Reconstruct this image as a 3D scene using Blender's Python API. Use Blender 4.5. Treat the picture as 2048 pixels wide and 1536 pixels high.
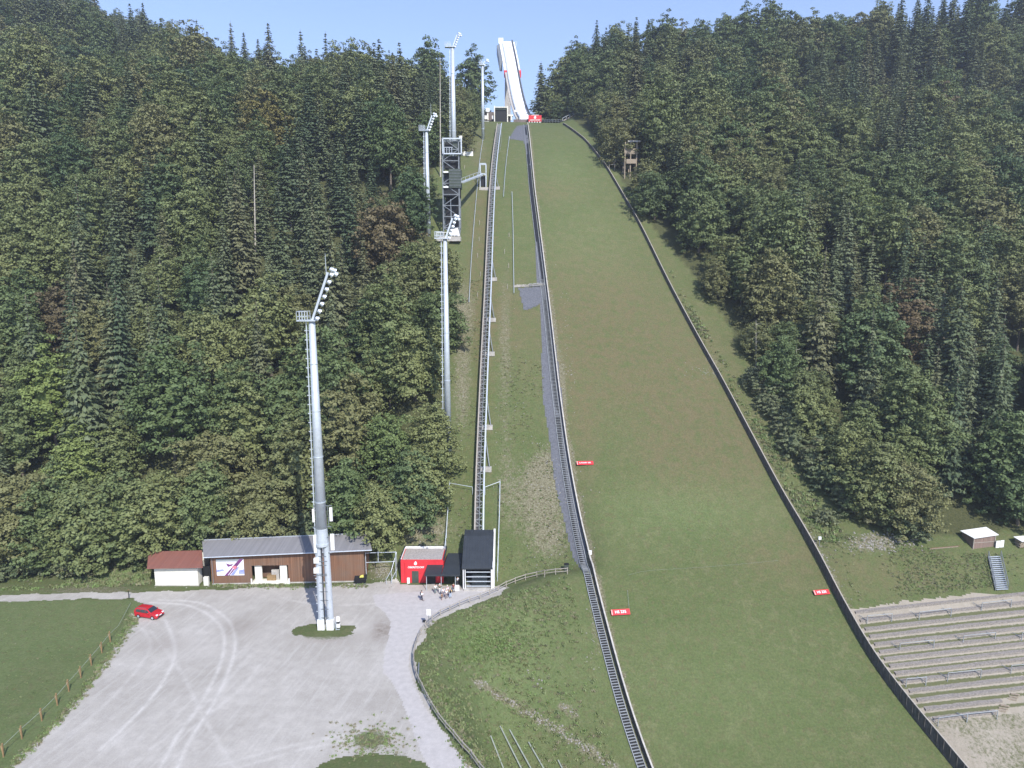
import bpy, math, random
import numpy as np
from mathutils import Vector, Matrix
from mathutils.geometry import tessellate_polygon
R = math.radians
rng = np.random.default_rng(7); random.seed(7)
for o in list(bpy.data.objects): bpy.data.objects.remove(o)
S = bpy.context.scene; COL = S.collection

# ------------------------------------------------------------ camera, light
F = 1380.0; PITCH = R(9.5); CAMZ = 54.0
cam = bpy.data.objects.new('camera', bpy.data.cameras.new('camera')); COL.objects.link(cam)
cam.location = (0, 0, CAMZ); cam.rotation_euler = (R(90) - PITCH, 0, 0)
cam.data.sensor_width = 36; cam.data.lens = 36 * F / 2048; cam.data.clip_start = .5; cam.data.clip_end = 6000
S.camera = cam
SUN_EL, SUN_AZ = R(43), R(24)          # azimuth: behind the camera, swung to the right
sd = Vector((math.sin(SUN_AZ) * math.cos(SUN_EL), -math.cos(SUN_AZ) * math.cos(SUN_EL), math.sin(SUN_EL)))
w = bpy.data.worlds.new('World'); S.world = w; w.use_nodes = True
nt = w.node_tree; nt.nodes.clear()
sk = nt.nodes.new('ShaderNodeTexSky'); sk.sky_type = 'NISHITA'; sk.sun_disc = False
sk.sun_elevation = SUN_EL; sk.sun_rotation = math.atan2(sd.x, sd.y); sk.altitude = 900
sk.air_density = 1.5; sk.dust_density = .6; sk.ozone_density = 3.5
bg = nt.nodes.new('ShaderNodeBackground'); bg.inputs[1].default_value = 0.15
wo = nt.nodes.new('ShaderNodeOutputWorld'); tn = nt.nodes.new('ShaderNodeMix'); tn.data_type = 'RGBA'; tn.blend_type = 'MULTIPLY'; tn.inputs[0].default_value = 1; tn.inputs[7].default_value = (.99, .93, 1.08, 1); nt.links.new(sk.outputs[0], tn.inputs[6]); nt.links.new(tn.outputs[2], bg.inputs[0]); nt.links.new(bg.outputs[0], wo.inputs[0])
sl = bpy.data.lights.new('sun', 'SUN'); sl.energy = 4.6; sl.angle = R(.5); sl.color = (1, .955, .89)
so = bpy.data.objects.new('sun', sl); COL.objects.link(so); so.rotation_euler = sd.to_track_quat('Z', 'Y').to_euler(); so.location = (60, -60, 200)
S.view_settings.view_transform = 'Standard'; S.view_settings.look = 'None'; S.view_settings.exposure = 0.5; S.view_settings.gamma = 1
S.render.engine = 'CYCLES'

# ------------------------------------------------------------ terrain functions
def sstep(a, b, x):
    t = np.clip((x - a) / (b - a), 0, 1); return t * t * (3 - 2 * t)
TX, TY = 9.0, 305.0
UX, UY = .1167, -.9932
_n = np.array([-60, -6, 0, 12, 25, 50, 75, 100, 125, 150, 173.5, 203, 220, 240, 262, 290, 400.])
_z = np.array([114.4, 114.4, 114.2, 112.4, 108.8, 99.2, 85.8, 69.5, 51.6, 33.2, 15.8, -3.4, -13.2, -23.4, -32.0, -38.5, -41.])
_nn = np.linspace(-60, 400, 921); _zz = np.interp(_nn, _n, _z)
_k = np.hanning(25); _k /= _k.sum(); _z1 = np.convolve(np.pad(_zz, 12, mode='edge'), _k, mode='valid')
_k = np.hanning(81); _k /= _k.sum(); _z2 = np.convolve(np.pad(_zz, 40, mode='edge'), _k, mode='valid'); _b = sstep(120, 160, _nn); _zz = _z1 * (1 - _b) + _z2 * _b
def nax(x, y): return (x - TX) * UX + (y - TY) * UY
def P(x, y): return np.interp(nax(x, y), _nn, _zz)
_tab = rng.random((64, 64))
def vnoise(x, y, s=1.0, o=0):
    x = np.asarray(x, float) / s + 100.3 + o * 7.7; y = np.asarray(y, float) / s + 57.1 + o * 3.3
    xi = np.floor(x).astype(int); yi = np.floor(y).astype(int); fx = x - xi; fy = y - yi
    fx = fx * fx * (3 - 2 * fx); fy = fy * fy * (3 - 2 * fy)
    t = lambda i, j: _tab[(xi + i) % 64, (yi + j) % 64]
    return (t(0, 0) * (1 - fx) + t(1, 0) * fx) * (1 - fy) + (t(0, 1) * (1 - fx) + t(1, 1) * fx) * fy
def fbm(x, y, s, o=0, k=4): return sum(vnoise(x, y, s / 2 ** i, o + i * 5) * .5 ** i for i in range(k)) / (2 - .5 ** (k - 1))

cp, sp_ = math.cos(PITCH), math.sin(PITCH)
def ray(px, py):
    a, b = (px - 1024) / F, (768 - py) / F
    return Vector((a, cp + b * sp_, -sp_ + b * cp))          # y component forward
def W(px, py, y):
    d = ray(px, py); t = y / d.y; return Vector((d.x * t, y, CAMZ + d.z * t))
def Z(px, py, z=0.0):
    d = ray(px, py); t = (z - CAMZ) / d.z; return Vector((d.x * t, d.y * t, z))
def proj(x, y, z):
    zz = z - CAMZ; dep = y * cp - zz * sp_; up = y * sp_ + zz * cp
    return 1024 + F * x / dep, 768 - F * up / dep, dep
# fence curve bounding the lot (x, y at z 0) : right of it the bank drops to the run-out
FPX = [(1135, 1143), (1100, 1146), (1060, 1153), (1020, 1168), (990, 1183), (960, 1197), (925, 1208), (890, 1224), (865, 1240), (846, 1258), (834, 1280), (826, 1305), (824, 1330), (832, 1362), (852, 1405), (875, 1440), (905, 1478), (940, 1520), (960, 1542), (1010, 1610)]
FW = np.array([[*Z(a, b)][:2] for a, b in FPX])
def seg_dist(x, y, pl):
    x = np.asarray(x, float); y = np.asarray(y, float); best = np.full(x.shape, 1e9); sgn = np.ones(x.shape)
    for i in range(len(pl) - 1):
        a, b = pl[i], pl[i + 1]; d = b - a; L = (d * d).sum()
        t = np.clip(((x - a[0]) * d[0] + (y - a[1]) * d[1]) / L, 0, 1)
        qx, qy = x - a[0] - t * d[0], y - a[1] - t * d[1]; dd = np.hypot(qx, qy)
        c = d[0] * (y - a[1]) - d[1] * (x - a[0]); m = dd < best
        best = np.where(m, dd, best); sgn = np.where(m, np.sign(c), sgn)
    return best * sgn
def L0(x, y):
    y0 = 113.2 + 6.5 * sstep(-22, -32, x) - 2.0 * sstep(-62, -76, x)
    k = .85 + .0 * x
    return np.maximum(0, np.minimum(P(x, y), k * np.maximum(0, y - y0) - .02))
def G(x, y):
    x = np.asarray(x, float); y = np.asarray(y, float)
    p = P(x, y)
    l = L0(x, y)
    s = seg_dist(x, y, FW)                 # positive on the bank side
    wr = sstep(0.0, 9.0, s) * sstep(-14, 2, x)
    wr = np.maximum(wr, sstep(8, 18, x))
    z = l * (1 - wr) + p * wr
    # upper left keeps rising, upper right too
    up = sstep(285, 335, y)
    z = z + up * (sstep(-18, -48, x) * 8 + np.clip(-x - 110, 0, 260) * .31)
    z = z + up * (sstep(17, 36, x) * 25 + np.clip(x - 60, 0, 260) * .08)
    # behind the crest
    z = z - sstep(345, 430, y) * sstep(-400, -60, x) * 25 - sstep(330, 420, y) * sstep(-60, 0, x) * sstep(60, 10, x) * 22
    ridge = np.interp(x, [-420, -300, -262, -205, -165, -150, -120, -60], [225, 216, 200, 184, 152, 128, 100, 60])
    z = np.where(y > 350, np.maximum(z, ridge * sstep(360, 470, y) * (1 - .35 * sstep(500, 800, y))), z)
    # gentle unevenness off the lot, the slope surface stays smooth
    rough = (fbm(x, y, 14) - .5) * 2.0 * sstep(115, 140, y) * np.where(x < -14, sstep(-14, -30, x), sstep(52, 66, x))
    z = z + rough
    # right side: shelf with the hut, then a bank, then the terraces
    n = nax(x, y); right = sstep(50, 60, x)
    z = z + right * (.9 * np.exp(-((n - 193) / 5) ** 2) - .8 * np.exp(-((n - 180) / 7) ** 2))
    return z
GX0, GX1, GY0, GY1 = -110, 122, 58, 346
gxs = np.arange(GX0, GX1 + .5, 1.0); gys = np.arange(GY0, GY1 + .5, 1.0)
GXX, GYY = np.meshgrid(gxs, gys); GZZ = G(GXX, GYY)
def Gi(x, y):
    x = np.asarray(x, float); y = np.asarray(y, float)
    fx = np.clip(x - GX0, 0, len(gxs) - 1.001); fy = np.clip(y - GY0, 0, len(gys) - 1.001)
    i = fx.astype(int); j = fy.astype(int); a = fx - i; b = fy - j
    z = (GZZ[j, i] * (1 - a) + GZZ[j, i + 1] * a) * (1 - b) + (GZZ[j + 1, i] * (1 - a) + GZZ[j + 1, i + 1] * a) * b
    inside = (x > GX0) & (x < GX1) & (y > GY0) & (y < GY1)
    if inside.all(): return z
    return np.where(inside, z, G(x, y))
def hit(px, py, off=0.0):
    d = ray(px, py); ys = np.arange(60, 420, .25); ts = ys / d.y
    z = CAMZ + d.z * ts; g = Gi(d.x * ts, ys) + off
    k = np.argmax(z < g)
    if not (z < g).any(): k = 0; ys = ys + 300
    if k > 0:
        e0, e1 = z[k - 1] - g[k - 1], z[k] - g[k]; f = e0 / (e0 - e1) if e0 != e1 else 0
        y = ys[k - 1] + f * .25
    else: y = ys[0]
    t = y / d.y; return Vector((d.x * t, y, float(CAMZ + d.z * t)))
def gz(x, y): return float(Gi(np.array(x), np.array(y)))

# ------------------------------------------------------------ materials
def mat(name, col, rough=.8, metal=0, nz=0, nscale=2.0, col2=None, bump=0, bscale=20, coords='Object', spec=.3, build=None, stretch=None):
    m = bpy.data.materials.new(name); m.use_nodes = True; t = m.node_tree; b = t.nodes['Principled BSDF']
    b.inputs['Base Color'].default_value = (*col, 1); b.inputs['Roughness'].default_value = rough
    b.inputs['Metallic'].default_value = metal; b.inputs['Specular IOR Level'].default_value = spec
    tc = t.nodes.new('ShaderNodeTexCoord'); src = tc.outputs[coords]
    if stretch:
        mp = t.nodes.new('ShaderNodeMapping'); mp.inputs['Scale'].default_value = stretch; t.links.new(src, mp.inputs[0]); src = mp.outputs[0]
    if nz or col2:
        n = t.nodes.new('ShaderNodeTexNoise'); n.inputs['Scale'].default_value = nscale; n.inputs['Detail'].default_value = 6; n.inputs['Roughness'].default_value = .65
        t.links.new(src, n.inputs[0]); r = t.nodes.new('ShaderNodeValToRGB')
        c2 = col2 or tuple(min(1, c * (1 + nz)) for c in col); c1 = col if col2 else tuple(c * (1 - nz) for c in col)
        r.color_ramp.elements[0].position = .35; r.color_ramp.elements[1].position = .65
        r.color_ramp.elements[0].color = (*c1, 1); r.color_ramp.elements[1].color = (*c2, 1)
        t.links.new(n.outputs[0], r.inputs[0]); t.links.new(r.outputs[0], b.inputs['Base Color'])
    if bump:
        n2 = t.nodes.new('ShaderNodeTexNoise'); n2.inputs['Scale'].default_value = bscale; n2.inputs['Detail'].default_value = 5
        t.links.new(src, n2.inputs[0]); bp = t.nodes.new('ShaderNodeBump'); bp.inputs['Strength'].default_value = bump; bp.inputs['Distance'].default_value = .1
        t.links.new(n2.outputs[0], bp.inputs['Height']); t.links.new(bp.outputs[0], b.inputs['Normal'])
    return m
class NT:                                            # tiny node helper
    def __init__(s, m): s.t = m.node_tree; s.b = s.t.nodes['Principled BSDF']
    def noise(s, vec, scale, detail=5, rough=.6, dist=0):
        n = s.t.nodes.new('ShaderNodeTexNoise'); n.inputs['Scale'].default_value = scale; n.inputs['Detail'].default_value = detail
        n.inputs['Roughness'].default_value = rough; n.inputs['Distortion'].default_value = dist; s.t.links.new(vec, n.inputs[0]); return n.outputs[0]
    def ramp(s, f, a, b, ca=(0, 0, 0), cb=(1, 1, 1)):
        r = s.t.nodes.new('ShaderNodeValToRGB'); e = r.color_ramp.elements; e[0].position = a; e[1].position = b
        e[0].color = (*ca, 1); e[1].color = (*cb, 1); s.t.links.new(f, r.inputs[0]); return r.outputs[0]
    def mix(s, f, a, b, mode='MIX'):
        n = s.t.nodes.new('ShaderNodeMix'); n.data_type = 'RGBA'; n.blend_type = mode
        for k, v in ((0, f), (6, a), (7, b)):
            if isinstance(v, (int, float)): n.inputs[k].default_value = v
            elif isinstance(v, tuple): n.inputs[k].default_value = (*v, 1)
            else: s.t.links.new(v, n.inputs[k])
        return n.outputs[2]
    def math(s, op, a, b=0.0):
        n = s.t.nodes.new('ShaderNodeMath'); n.operation = op
        for k, v in ((0, a), (1, b)):
            if isinstance(v, (int, float)): n.inputs[k].default_value = v
            else: s.t.links.new(v, n.inputs[k])
        return n.outputs[0]
    def attr(s, name):
        n = s.t.nodes.new('ShaderNodeAttribute'); n.attribute_name = name; return n.outputs['Fac']
    def bump(s, h, strength, dist=.1):
        n = s.t.nodes.new('ShaderNodeBump'); n.inputs['Strength'].default_value = strength; n.inputs['Distance'].default_value = dist
        s.t.links.new(h, n.inputs['Height']); s.t.links.new(n.outputs[0], s.b.inputs['Normal'])

def ground_mat():
    m = mat('ground', (.08, .1, .04), rough=.95, spec=.1); q = NT(m); tc = q.t.nodes.new('ShaderNodeTexCoord').outputs['Object']
    big = q.noise(tc, .06, 6, .6); med = q.noise(tc, .5, 6, .7); fine = q.noise(tc, 3.2, 6, .75); vf = q.noise(tc, 9, 4, .7)
    c = q.mix(q.ramp(big, .42, .58), (.088, .136, .046), (.165, .182, .086))
    c = q.mix(q.ramp(med, .35, .7), c, q.mix(.45, c, (.175, .190, .095)))
    c = q.mix(q.ramp(med, .56, .36), q.mix(.6, c, (.060, .105, .028)), c)
    # dry, brownish turf
    dry = q.math('MULTIPLY', q.attr('dry'), q.ramp(med, .25, .6))
    bn = q.t.nodes.new('ShaderNodeMapping'); bn.inputs['Scale'].default_value = (.05, .32, .32); q.t.links.new(tc, bn.inputs[0])
    band = q.noise(bn.outputs[0], 1.0, 5, .65, .4); c = q.mix(q.math('MULTIPLY', q.ramp(band, .48, .66), .45), c, (.160, .140, .082))
    c = q.mix(q.math('MULTIPLY', q.ramp(band, .48, .32), .35), c, (.085, .150, .042))
    c = q.mix(dry, c, (.185, .132, .082))
    c = q.mix(q.attr('lush_lit'), c, q.mix(q.ramp(med, .3, .7), (.135, .195, .070), (.215, .265, .120)))  # greener turf; its pale tones also make up for weaker sun on flats
    spots = q.ramp(q.noise(tc, 1.15, 5, .7),   .52, .66); c = q.mix(q.math('MULTIPLY', spots, .7), c, (.155, .122, .072))
    # bare soil and stones
    bare = q.ramp(q.math('ADD', q.math('MULTIPLY', q.attr('bare'), .55), q.math('MULTIPLY', q.noise(tc, 1.3, 6, .75), .8)), .62, .80)
    c = q.mix(bare, c, q.mix(q.ramp(fine, .4, .6), (.16, .12, .085), (.33, .29, .23)))
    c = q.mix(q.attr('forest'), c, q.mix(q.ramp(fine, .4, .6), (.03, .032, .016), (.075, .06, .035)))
    c = q.mix(q.ramp(fine, .33, .72), q.mix(.5, c, (.05, .065, .025)), q.mix(.25, c, (.27, .31, .13)))
    c = q.mix(q.ramp(vf, .35, .7), q.mix(.28, c, (.05, .062, .025)), c)
    q.t.links.new(c, q.b.inputs['Base Color']); q.bump(q.math('ADD', fine, q.math('MULTIPLY', vf, .5)), .6, .22); return m
def gravel_mat():
    m = mat('gravel', (.5, .48, .46), rough=.95, spec=.15); q = NT(m); tc = q.t.nodes.new('ShaderNodeTexCoord').outputs['Object']
    big = q.noise(tc, .09, 6, .65); med = q.noise(tc, .7, 6, .7); vf = q.noise(tc, 7, 5, .8)
    c = q.mix(q.ramp(big, .36, .64), (.43, .402, .355), (.555, .525, .475))
    c = q.mix(q.ramp(med, .4, .68), q.mix(.30, c, (.25, .23, .20)), c)
    st = q.t.nodes.new('ShaderNodeMapping'); st.vector_type = 'TEXTURE'; st.inputs['Rotation'].default_value = (0, 0, R(78)); st.inputs['Scale'].default_value = (7, .7, 1); q.t.links.new(tc, st.inputs[0])
    stn = q.noise(st.outputs[0], 1.0, 6, .7)
    c = q.mix(q.math('MULTIPLY', q.ramp(stn, .5, .72), .5), c, (.62, .595, .55))
    c = q.mix(q.math('MULTIPLY', q.attr('track'), q.ramp(med, .2, .6)), c, (.66, .635, .59))
    c = q.mix(q.math('MULTIPLY', q.attr('dirt'), q.ramp(med, .3, .6)), c, (.19, .15, .115))
    green = q.ramp(q.math('ADD', q.math('MULTIPLY', q.attr('weed'), .6), q.math('MULTIPLY', q.noise(tc, 2.2, 5, .8), .7)), .66, .8)
    c = q.mix(green, c, (.12, .14, .06))
    c = q.mix(q.ramp(vf, .3, .7), q.mix(.42, c, (.18, .165, .15)), c)
    q.t.links.new(c, q.b.inputs['Base Color']); q.bump(vf, .5, .06); return m
M = {}
M['ground'] = ground_mat(); M['gravel'] = gravel_mat()
M['asphalt'] = mat('asphalt', (.445, .42, .40), nz=.08, nscale=1.2, bump=.2, rough=.9)
M['galv'] = mat('galvanised', (.55, .60, .655), rough=.45, metal=.35, nz=.08, nscale=1.5, spec=.5)
M['galvd'] = mat('galv_dark', (.20, .22, .24), rough=.55, metal=.3, nz=.2, nscale=2)
M['steel'] = mat('grate_steel', (.33, .35, .36), rough=.6, metal=.2, nz=.15, nscale=1)
M['white'] = mat('white_paint', (.78, .78, .76), rough=.5, nz=.05, nscale=1.5)
M['cream'] = mat('cream_render', (.74, .72, .64), rough=.85, nz=.06, nscale=1.2)
M['conc'] = mat('concrete', (.42, .40, .37), rough=.9, nz=.2, nscale=1.2, bump=.3)
M['concd'] = mat('weathered_board', (.105, .098, .092), rough=.9, nz=.35, nscale=2.2, stretch=(1, 1, .4), bump=.3)
M['concl'] = mat('wall_coping', (.42, .40, .36), rough=.9, nz=.2, nscale=2)
M['red'] = mat('red_paint', (.62, .035, .045), rough=.5, nz=.1, nscale=.8)
M['anthracite'] = mat('anthracite_sheet', (.040, .047, .055), rough=.5, metal=.2, nz=.12, nscale=.8, spec=.4)
M['greensheet'] = mat('green_grey_sheet', (.06, .075, .062), rough=.6, nz=.15, nscale=1)
M['dark'] = mat('dark', (.015, .016, .018), rough=.6)
M['glass'] = mat('glass_dark', (.02, .03, .035), rough=.08, spec=.8)
M['wood'] = mat('old_wood', (.30, .25, .19), rough=.9, nz=.3, nscale=6, stretch=(1, 1, 1))
M['woodg'] = mat('grey_wood', (.33, .30, .26), rough=.9, nz=.25, nscale=8)
M['tyre'] = mat('rubber', (.02, .02, .02), rough=.9)
M['mesh'] = mat('mat_cover', (.115, .12, .135), rough=.9, nz=.22, nscale=2.5, bump=.4)
M['orange'] = mat('orange_wood', (.27, .18, .09), rough=.8, nz=.2, nscale=5)
M['bark'] = mat('bark', (.16, .135, .11), rough=.95, nz=.35, nscale=3, bump=.5, bscale=8)
M['palebark'] = mat('pale_bark', (.42, .39, .34), rough=.95, nz=.3, nscale=3)
M['rock'] = mat('rock', (.27, .255, .225), rough=.95, nz=.35, nscale=1.5)
M['lens'] = mat('lamp_glass', (.75, .8, .85), rough=.15, spec=.9)
M['pipe'] = mat('pipe_green_grey', (.26, .29, .25), rough=.7, nz=.15, nscale=3)
def plank_mat(name, c1, c2, w=.16, horiz=False):
    m = mat(name, c1, rough=.85, spec=.15); q = NT(m); tc = q.t.nodes.new('ShaderNodeTexCoord').outputs['Object']
    mp = q.t.nodes.new('ShaderNodeMapping'); mp.inputs['Scale'].default_value = (1 / w, .0, .06) if not horiz else (.1, .0, 1 / w); q.t.links.new(tc, mp.inputs[0])
    n1 = q.noise(mp.outputs[0], 1.0, 3, .6); big = q.noise(tc, .35, 5, .6)
    c = q.mix(q.ramp(n1, .3, .7), c1, c2); c = q.mix(q.math('MULTIPLY', q.ramp(big, .4, .65), .45), c, (.16, .13, .105))
    q.t.links.new(c, q.b.inputs['Base Color']); q.bump(n1, .5, .03); return m
M['barnwood'] = plank_mat('barn_boards', (.11, .055, .034), (.27, .15, .092))
M['hutwood'] = plank_mat('hut_boards', (.17, .12, .10), (.29, .21, .18), .2)
def stripe_roof(name, c, w=.45):
    m = mat(name, c, rough=.5, spec=.35); q = NT(m); tc = q.t.nodes.new('ShaderNodeTexCoord').outputs['Object']
    mp = q.t.nodes.new('ShaderNodeMapping'); mp.inputs['Scale'].default_value = (1 / w, .02, .02); q.t.links.new(tc, mp.inputs[0])
    n1 = q.noise(mp.outputs[0], 1, 2, .5); n2 = q.noise(tc, .5, 6, .7)
    cc = q.mix(q.ramp(n1, .35, .65), c, tuple(v * 1.25 for v in c)); cc = q.mix(q.math('MULTIPLY', q.ramp(n2, .4, .7), .35), cc, tuple(v * .7 + .05 for v in c))
    q.t.links.new(cc, q.b.inputs['Base Color']); return m
M['greyroof'] = stripe_roof('grey_roof', (.215, .21, .215)); M['redroof'] = stripe_roof('brown_red_roof', (.21, .088, .066))
M['gravelroof'] = mat('gravel_roof', (.36, .33, .31), rough=.95, nz=.3, nscale=5)

def leaf_mat(name, c1, c2, trans=.1):
    m = bpy.data.materials.new(name); m.use_nodes = True; q = NT(m); t = q.t
    oi = t.nodes.new('ShaderNodeObjectInfo'); tc = t.nodes.new('ShaderNodeTexCoord').outputs['Object']
    n = q.noise(tc, .45, 3, .6)
    rnd = q.math('ADD', q.math('MULTIPLY', oi.outputs['Random'], .62), q.math('MULTIPLY', n, .38))
    at = q.attr('leafvar')
    c = q.mix(q.ramp(rnd, .15, .85), c1, c2)
    # hue families between trees: a few bluish, a few browner
    c = q.mix(q.ramp(q.math('FRACT', q.math('MULTIPLY', oi.outputs['Random'], 7.31)), .72, .9), c, tuple(a * .55 + b * .45 for a, b in zip(c2, (.17, .14, .07))))
    c = q.mix(q.ramp(q.math('FRACT', q.math('MULTIPLY', oi.outputs['Random'], 13.7)), .72, .95), c, tuple(a * .7 + b * .3 for a, b in zip(c1, (.03, .075, .05))))
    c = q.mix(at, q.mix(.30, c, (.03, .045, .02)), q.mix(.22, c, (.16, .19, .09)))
    q.b.inputs['Roughness'].default_value = .6; q.b.inputs['Specular IOR Level'].default_value = .25
    t.links.new(c, q.b.inputs['Base Color'])
    tr = t.nodes.new('ShaderNodeBsdfTranslucent'); t.links.new(c, tr.inputs[0]); mx = t.nodes.new('ShaderNodeMixShader'); mx.inputs[0].default_value = trans
    out = t.nodes['Material Output']; t.links.new(q.b.outputs[0], mx.inputs[1]); t.links.new(tr.outputs[0], mx.inputs[2]); t.links.new(mx.outputs[0], out.inputs[0]); return m
M['leaf'] = leaf_mat('beech_leaves', (.104, .156, .058), (.225, .246, .094), .10)
M['needle'] = leaf_mat('spruce_needles', (.102, .138, .070), (.175, .200, .106), .08)
M['shrubleaf'] = leaf_mat('shrub_leaves', (.14, .18, .09), (.20, .22, .12))
M['yellowleaf'] = leaf_mat('yellow_leaves', (.20, .17, .035), (.26, .22, .06))
M['brownleaf'] = leaf_mat('brown_leaves', (.125, .085, .045), (.16, .11, .06))

# ------------------------------------------------------------ mesh building
class MB:
    def __init__(s, fr=None): s.v = []; s.f = []; s.fr = fr
    def P(s, p):
        p = Vector(p); s.v.append(s.fr @ p if s.fr else p); return len(s.v) - 1
    def poly(s, pts): s.f.append([s.P(p) for p in pts]); return s
    def hexa(s, b, t):
        i = [s.P(p) for p in b] + [s.P(p) for p in t]; n = len(b)
        s.f.append(i[:n][::-1]); s.f.append(i[n:])
        for k in range(n): s.f.append([i[k], i[(k + 1) % n], i[n + (k + 1) % n], i[n + k]])
        return s
    def box(s, c, d):
        x, y, z = c; a, b, e = d[0] / 2, d[1] / 2, d[2] / 2
        q = [(x - a, y - b), (x + a, y - b), (x + a, y + b), (x - a, y + b)]
        return s.hexa([(u, v, z - e) for u, v in q], [(u, v, z + e) for u, v in q])
    def beam(s, p, q, w=.1, h=None, up=(0, 0, 1)):
        h = h or w; p = Vector(p); q = Vector(q); d = (q - p).normalized(); u = Vector(up)
        if abs(d.dot(u)) > .98: u = Vector((0, 1, 0))
        r = d.cross(u).normalized() * w / 2; u2 = r.cross(d).normalized() * h / 2
        cs = [-r - u2, r - u2, r + u2, -r + u2]; return s.hexa([p + c for c in cs], [q + c for c in cs])
    def tube(s, p, q, r0, r1=None, n=8, cap=True):
        r1 = r0 if r1 is None else r1; p = Vector(p); q = Vector(q); d = (q - p).normalized()
        u = Vector((0, 0, 1)) if abs(d.z) < .95 else Vector((1, 0, 0)); a = d.cross(u).normalized(); b = d.cross(a)
        A = [s.P(p + (a * math.cos(2 * math.pi * k / n) + b * math.sin(2 * math.pi * k / n)) * r0) for k in range(n)]
        B = [s.P(q + (a * math.cos(2 * math.pi * k / n) + b * math.sin(2 * math.pi * k / n)) * r1) for k in range(n)]
        for k in range(n): s.f.append([A[k], A[(k + 1) % n], B[(k + 1) % n], B[k]])
        if cap: s.f.append(A[::-1]); s.f.append(B)
        return s
    def path(s, pts, r, n=6):
        for a, b in zip(pts, pts[1:]): s.tube(a, b, r, r, n)
        return s
    def loft(s, rings, close=True, caps=True):
        idx = [[s.P(p) for p in r] for r in rings]; n = len(rings[0])
        for A, B in zip(idx, idx[1:]):
            for k in range(n if close else n - 1): s.f.append([A[k], A[(k + 1) % n], B[(k + 1) % n], B[k]])
        if caps: s.f.append(idx[0][::-1]); s.f.append(idx[-1])
        return s
    def build(s, name, m, parent=None, smooth=False, bevel=0):
        o0 = Vector(parent.location) if parent is not None and parent.parent is None else (Vector(parent.parent.location) if parent is not None else Vector((0, 0, 0)))
        me = bpy.data.meshes.new(name); me.from_pydata([v - o0 for v in s.v], [], s.f); me.materials.append(M[m] if isinstance(m, str) else m)
        me.validate(); me.update()
        import bmesh
        b = bmesh.new(); b.from_mesh(me); bmesh.ops.recalc_face_normals(b, faces=b.faces); b.to_mesh(me); b.free()
        if smooth: me.polygons.foreach_set('use_smooth', [True] * len(me.polygons))
        o = bpy.data.objects.new(name, me); COL.objects.link(o)
        if parent is not None: o.parent = parent
        if bevel:
            md = o.modifiers.new('bevel', 'BEVEL'); md.width = bevel; md.segments = 2; md.limit_method = 'ANGLE'
        return o
def tag(o, label=None, cat=None, group=None, kind=None):
    for k, v in (('label', label), ('category', cat), ('group', group), ('kind', kind)):
        if v: o[k] = v
    return o
def thing(name, loc, label, cat, group=None):
    o = bpy.data.objects.new(name, None); o.empty_display_size = .5; COL.objects.link(o); o.location = loc; return tag(o, label, cat, group)
def frame(loc, yaw=0): return Matrix.Translation(Vector(loc)) @ Matrix.Rotation(yaw, 4, 'Z')
def meshobj(name, verts, faces, m, parent=None, attrs=None, kind=None):
    me = bpy.data.meshes.new(name); me.from_pydata(verts if isinstance(verts, list) else verts.tolist(), [], faces if isinstance(faces, list) else faces.tolist())
    me.materials.append(M[m]); me.update()
    for k, a in (attrs or {}).items():
        at = me.attributes.new(k, 'FLOAT', 'POINT'); at.data.foreach_set('value', np.asarray(a, np.float32).ravel())
    o = bpy.data.objects.new(name, me); COL.objects.link(o); o.parent = parent
    if kind: o['kind'] = kind
    return o

# ------------------------------------------------------------ ground sheets
def blob(px, py, cx, cy, rx, ry): return np.exp(-(((px - cx) / rx) ** 2 + ((py - cy) / ry) ** 2))
def inpoly(x, y, pl):
    x = np.asarray(x, float); y = np.asarray(y, float); r = np.zeros(x.shape, bool); n = len(pl)
    for i in range(n):
        x1, y1 = pl[i]; x2, y2 = pl[(i + 1) % n]
        c = ((y1 > y) != (y2 > y)); xx = (x2 - x1) * (y - y1) / ((y2 - y1) if y2 != y1 else 1e-9) + x1
        r ^= c & (x < xx)
    return r
def at(pts, f=hit): return [f(a, b) for a, b in pts]
LWALL = [(1056, 250), (1062, 300), (1070, 380), (1079, 450), (1093, 560), (1104, 650), (1120, 790), (1140, 930), (1163, 1050), (1183, 1130), (1200, 1200), (1226, 1300), (1260, 1420), (1300, 1536), (1330, 1610)]
RWALL = [(1126, 250), (1150, 266), (1180, 294), (1214, 340), (1248, 398), (1286, 466), (1336, 570), (1394, 680), (1444, 770), (1504, 884), (1562, 994), (1604, 1066), (1642, 1136), (1688, 1226), (1745, 1326), (1812, 1418), (1885, 1508), (1960, 1600)]
def resample(pts, step):
    out = [Vector(pts[0])]
    for a, b in zip(pts, pts[1:]):
        L = (b - a).length; k = max(1, int(round(L / step)))
        out += [a.lerp(b, i / k) for i in range(1, k + 1)]
    return out
def smooth_px(pl, k=6):
    a = np.array(pl, float); t = np.arange(len(a)); tt = np.linspace(0, len(a) - 1, (len(a) - 1) * k + 1)
    # catmull-rom
    out = []
    for u in tt:
        i = min(int(u), len(a) - 2); f = u - i
        p0, p1, p2, p3 = a[max(i - 1, 0)], a[i], a[i + 1], a[min(i + 2, len(a) - 1)]
        out.append(.5 * ((2 * p1) + (-p0 + p2) * f + (2 * p0 - 5 * p1 + 4 * p2 - p3) * f * f + (-p0 + 3 * p1 - 3 * p2 + p3) * f ** 3))
    return [tuple(o) for o in out]
lw = at(smooth_px(LWALL)); rw = at(smooth_px(RWALL))
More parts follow.
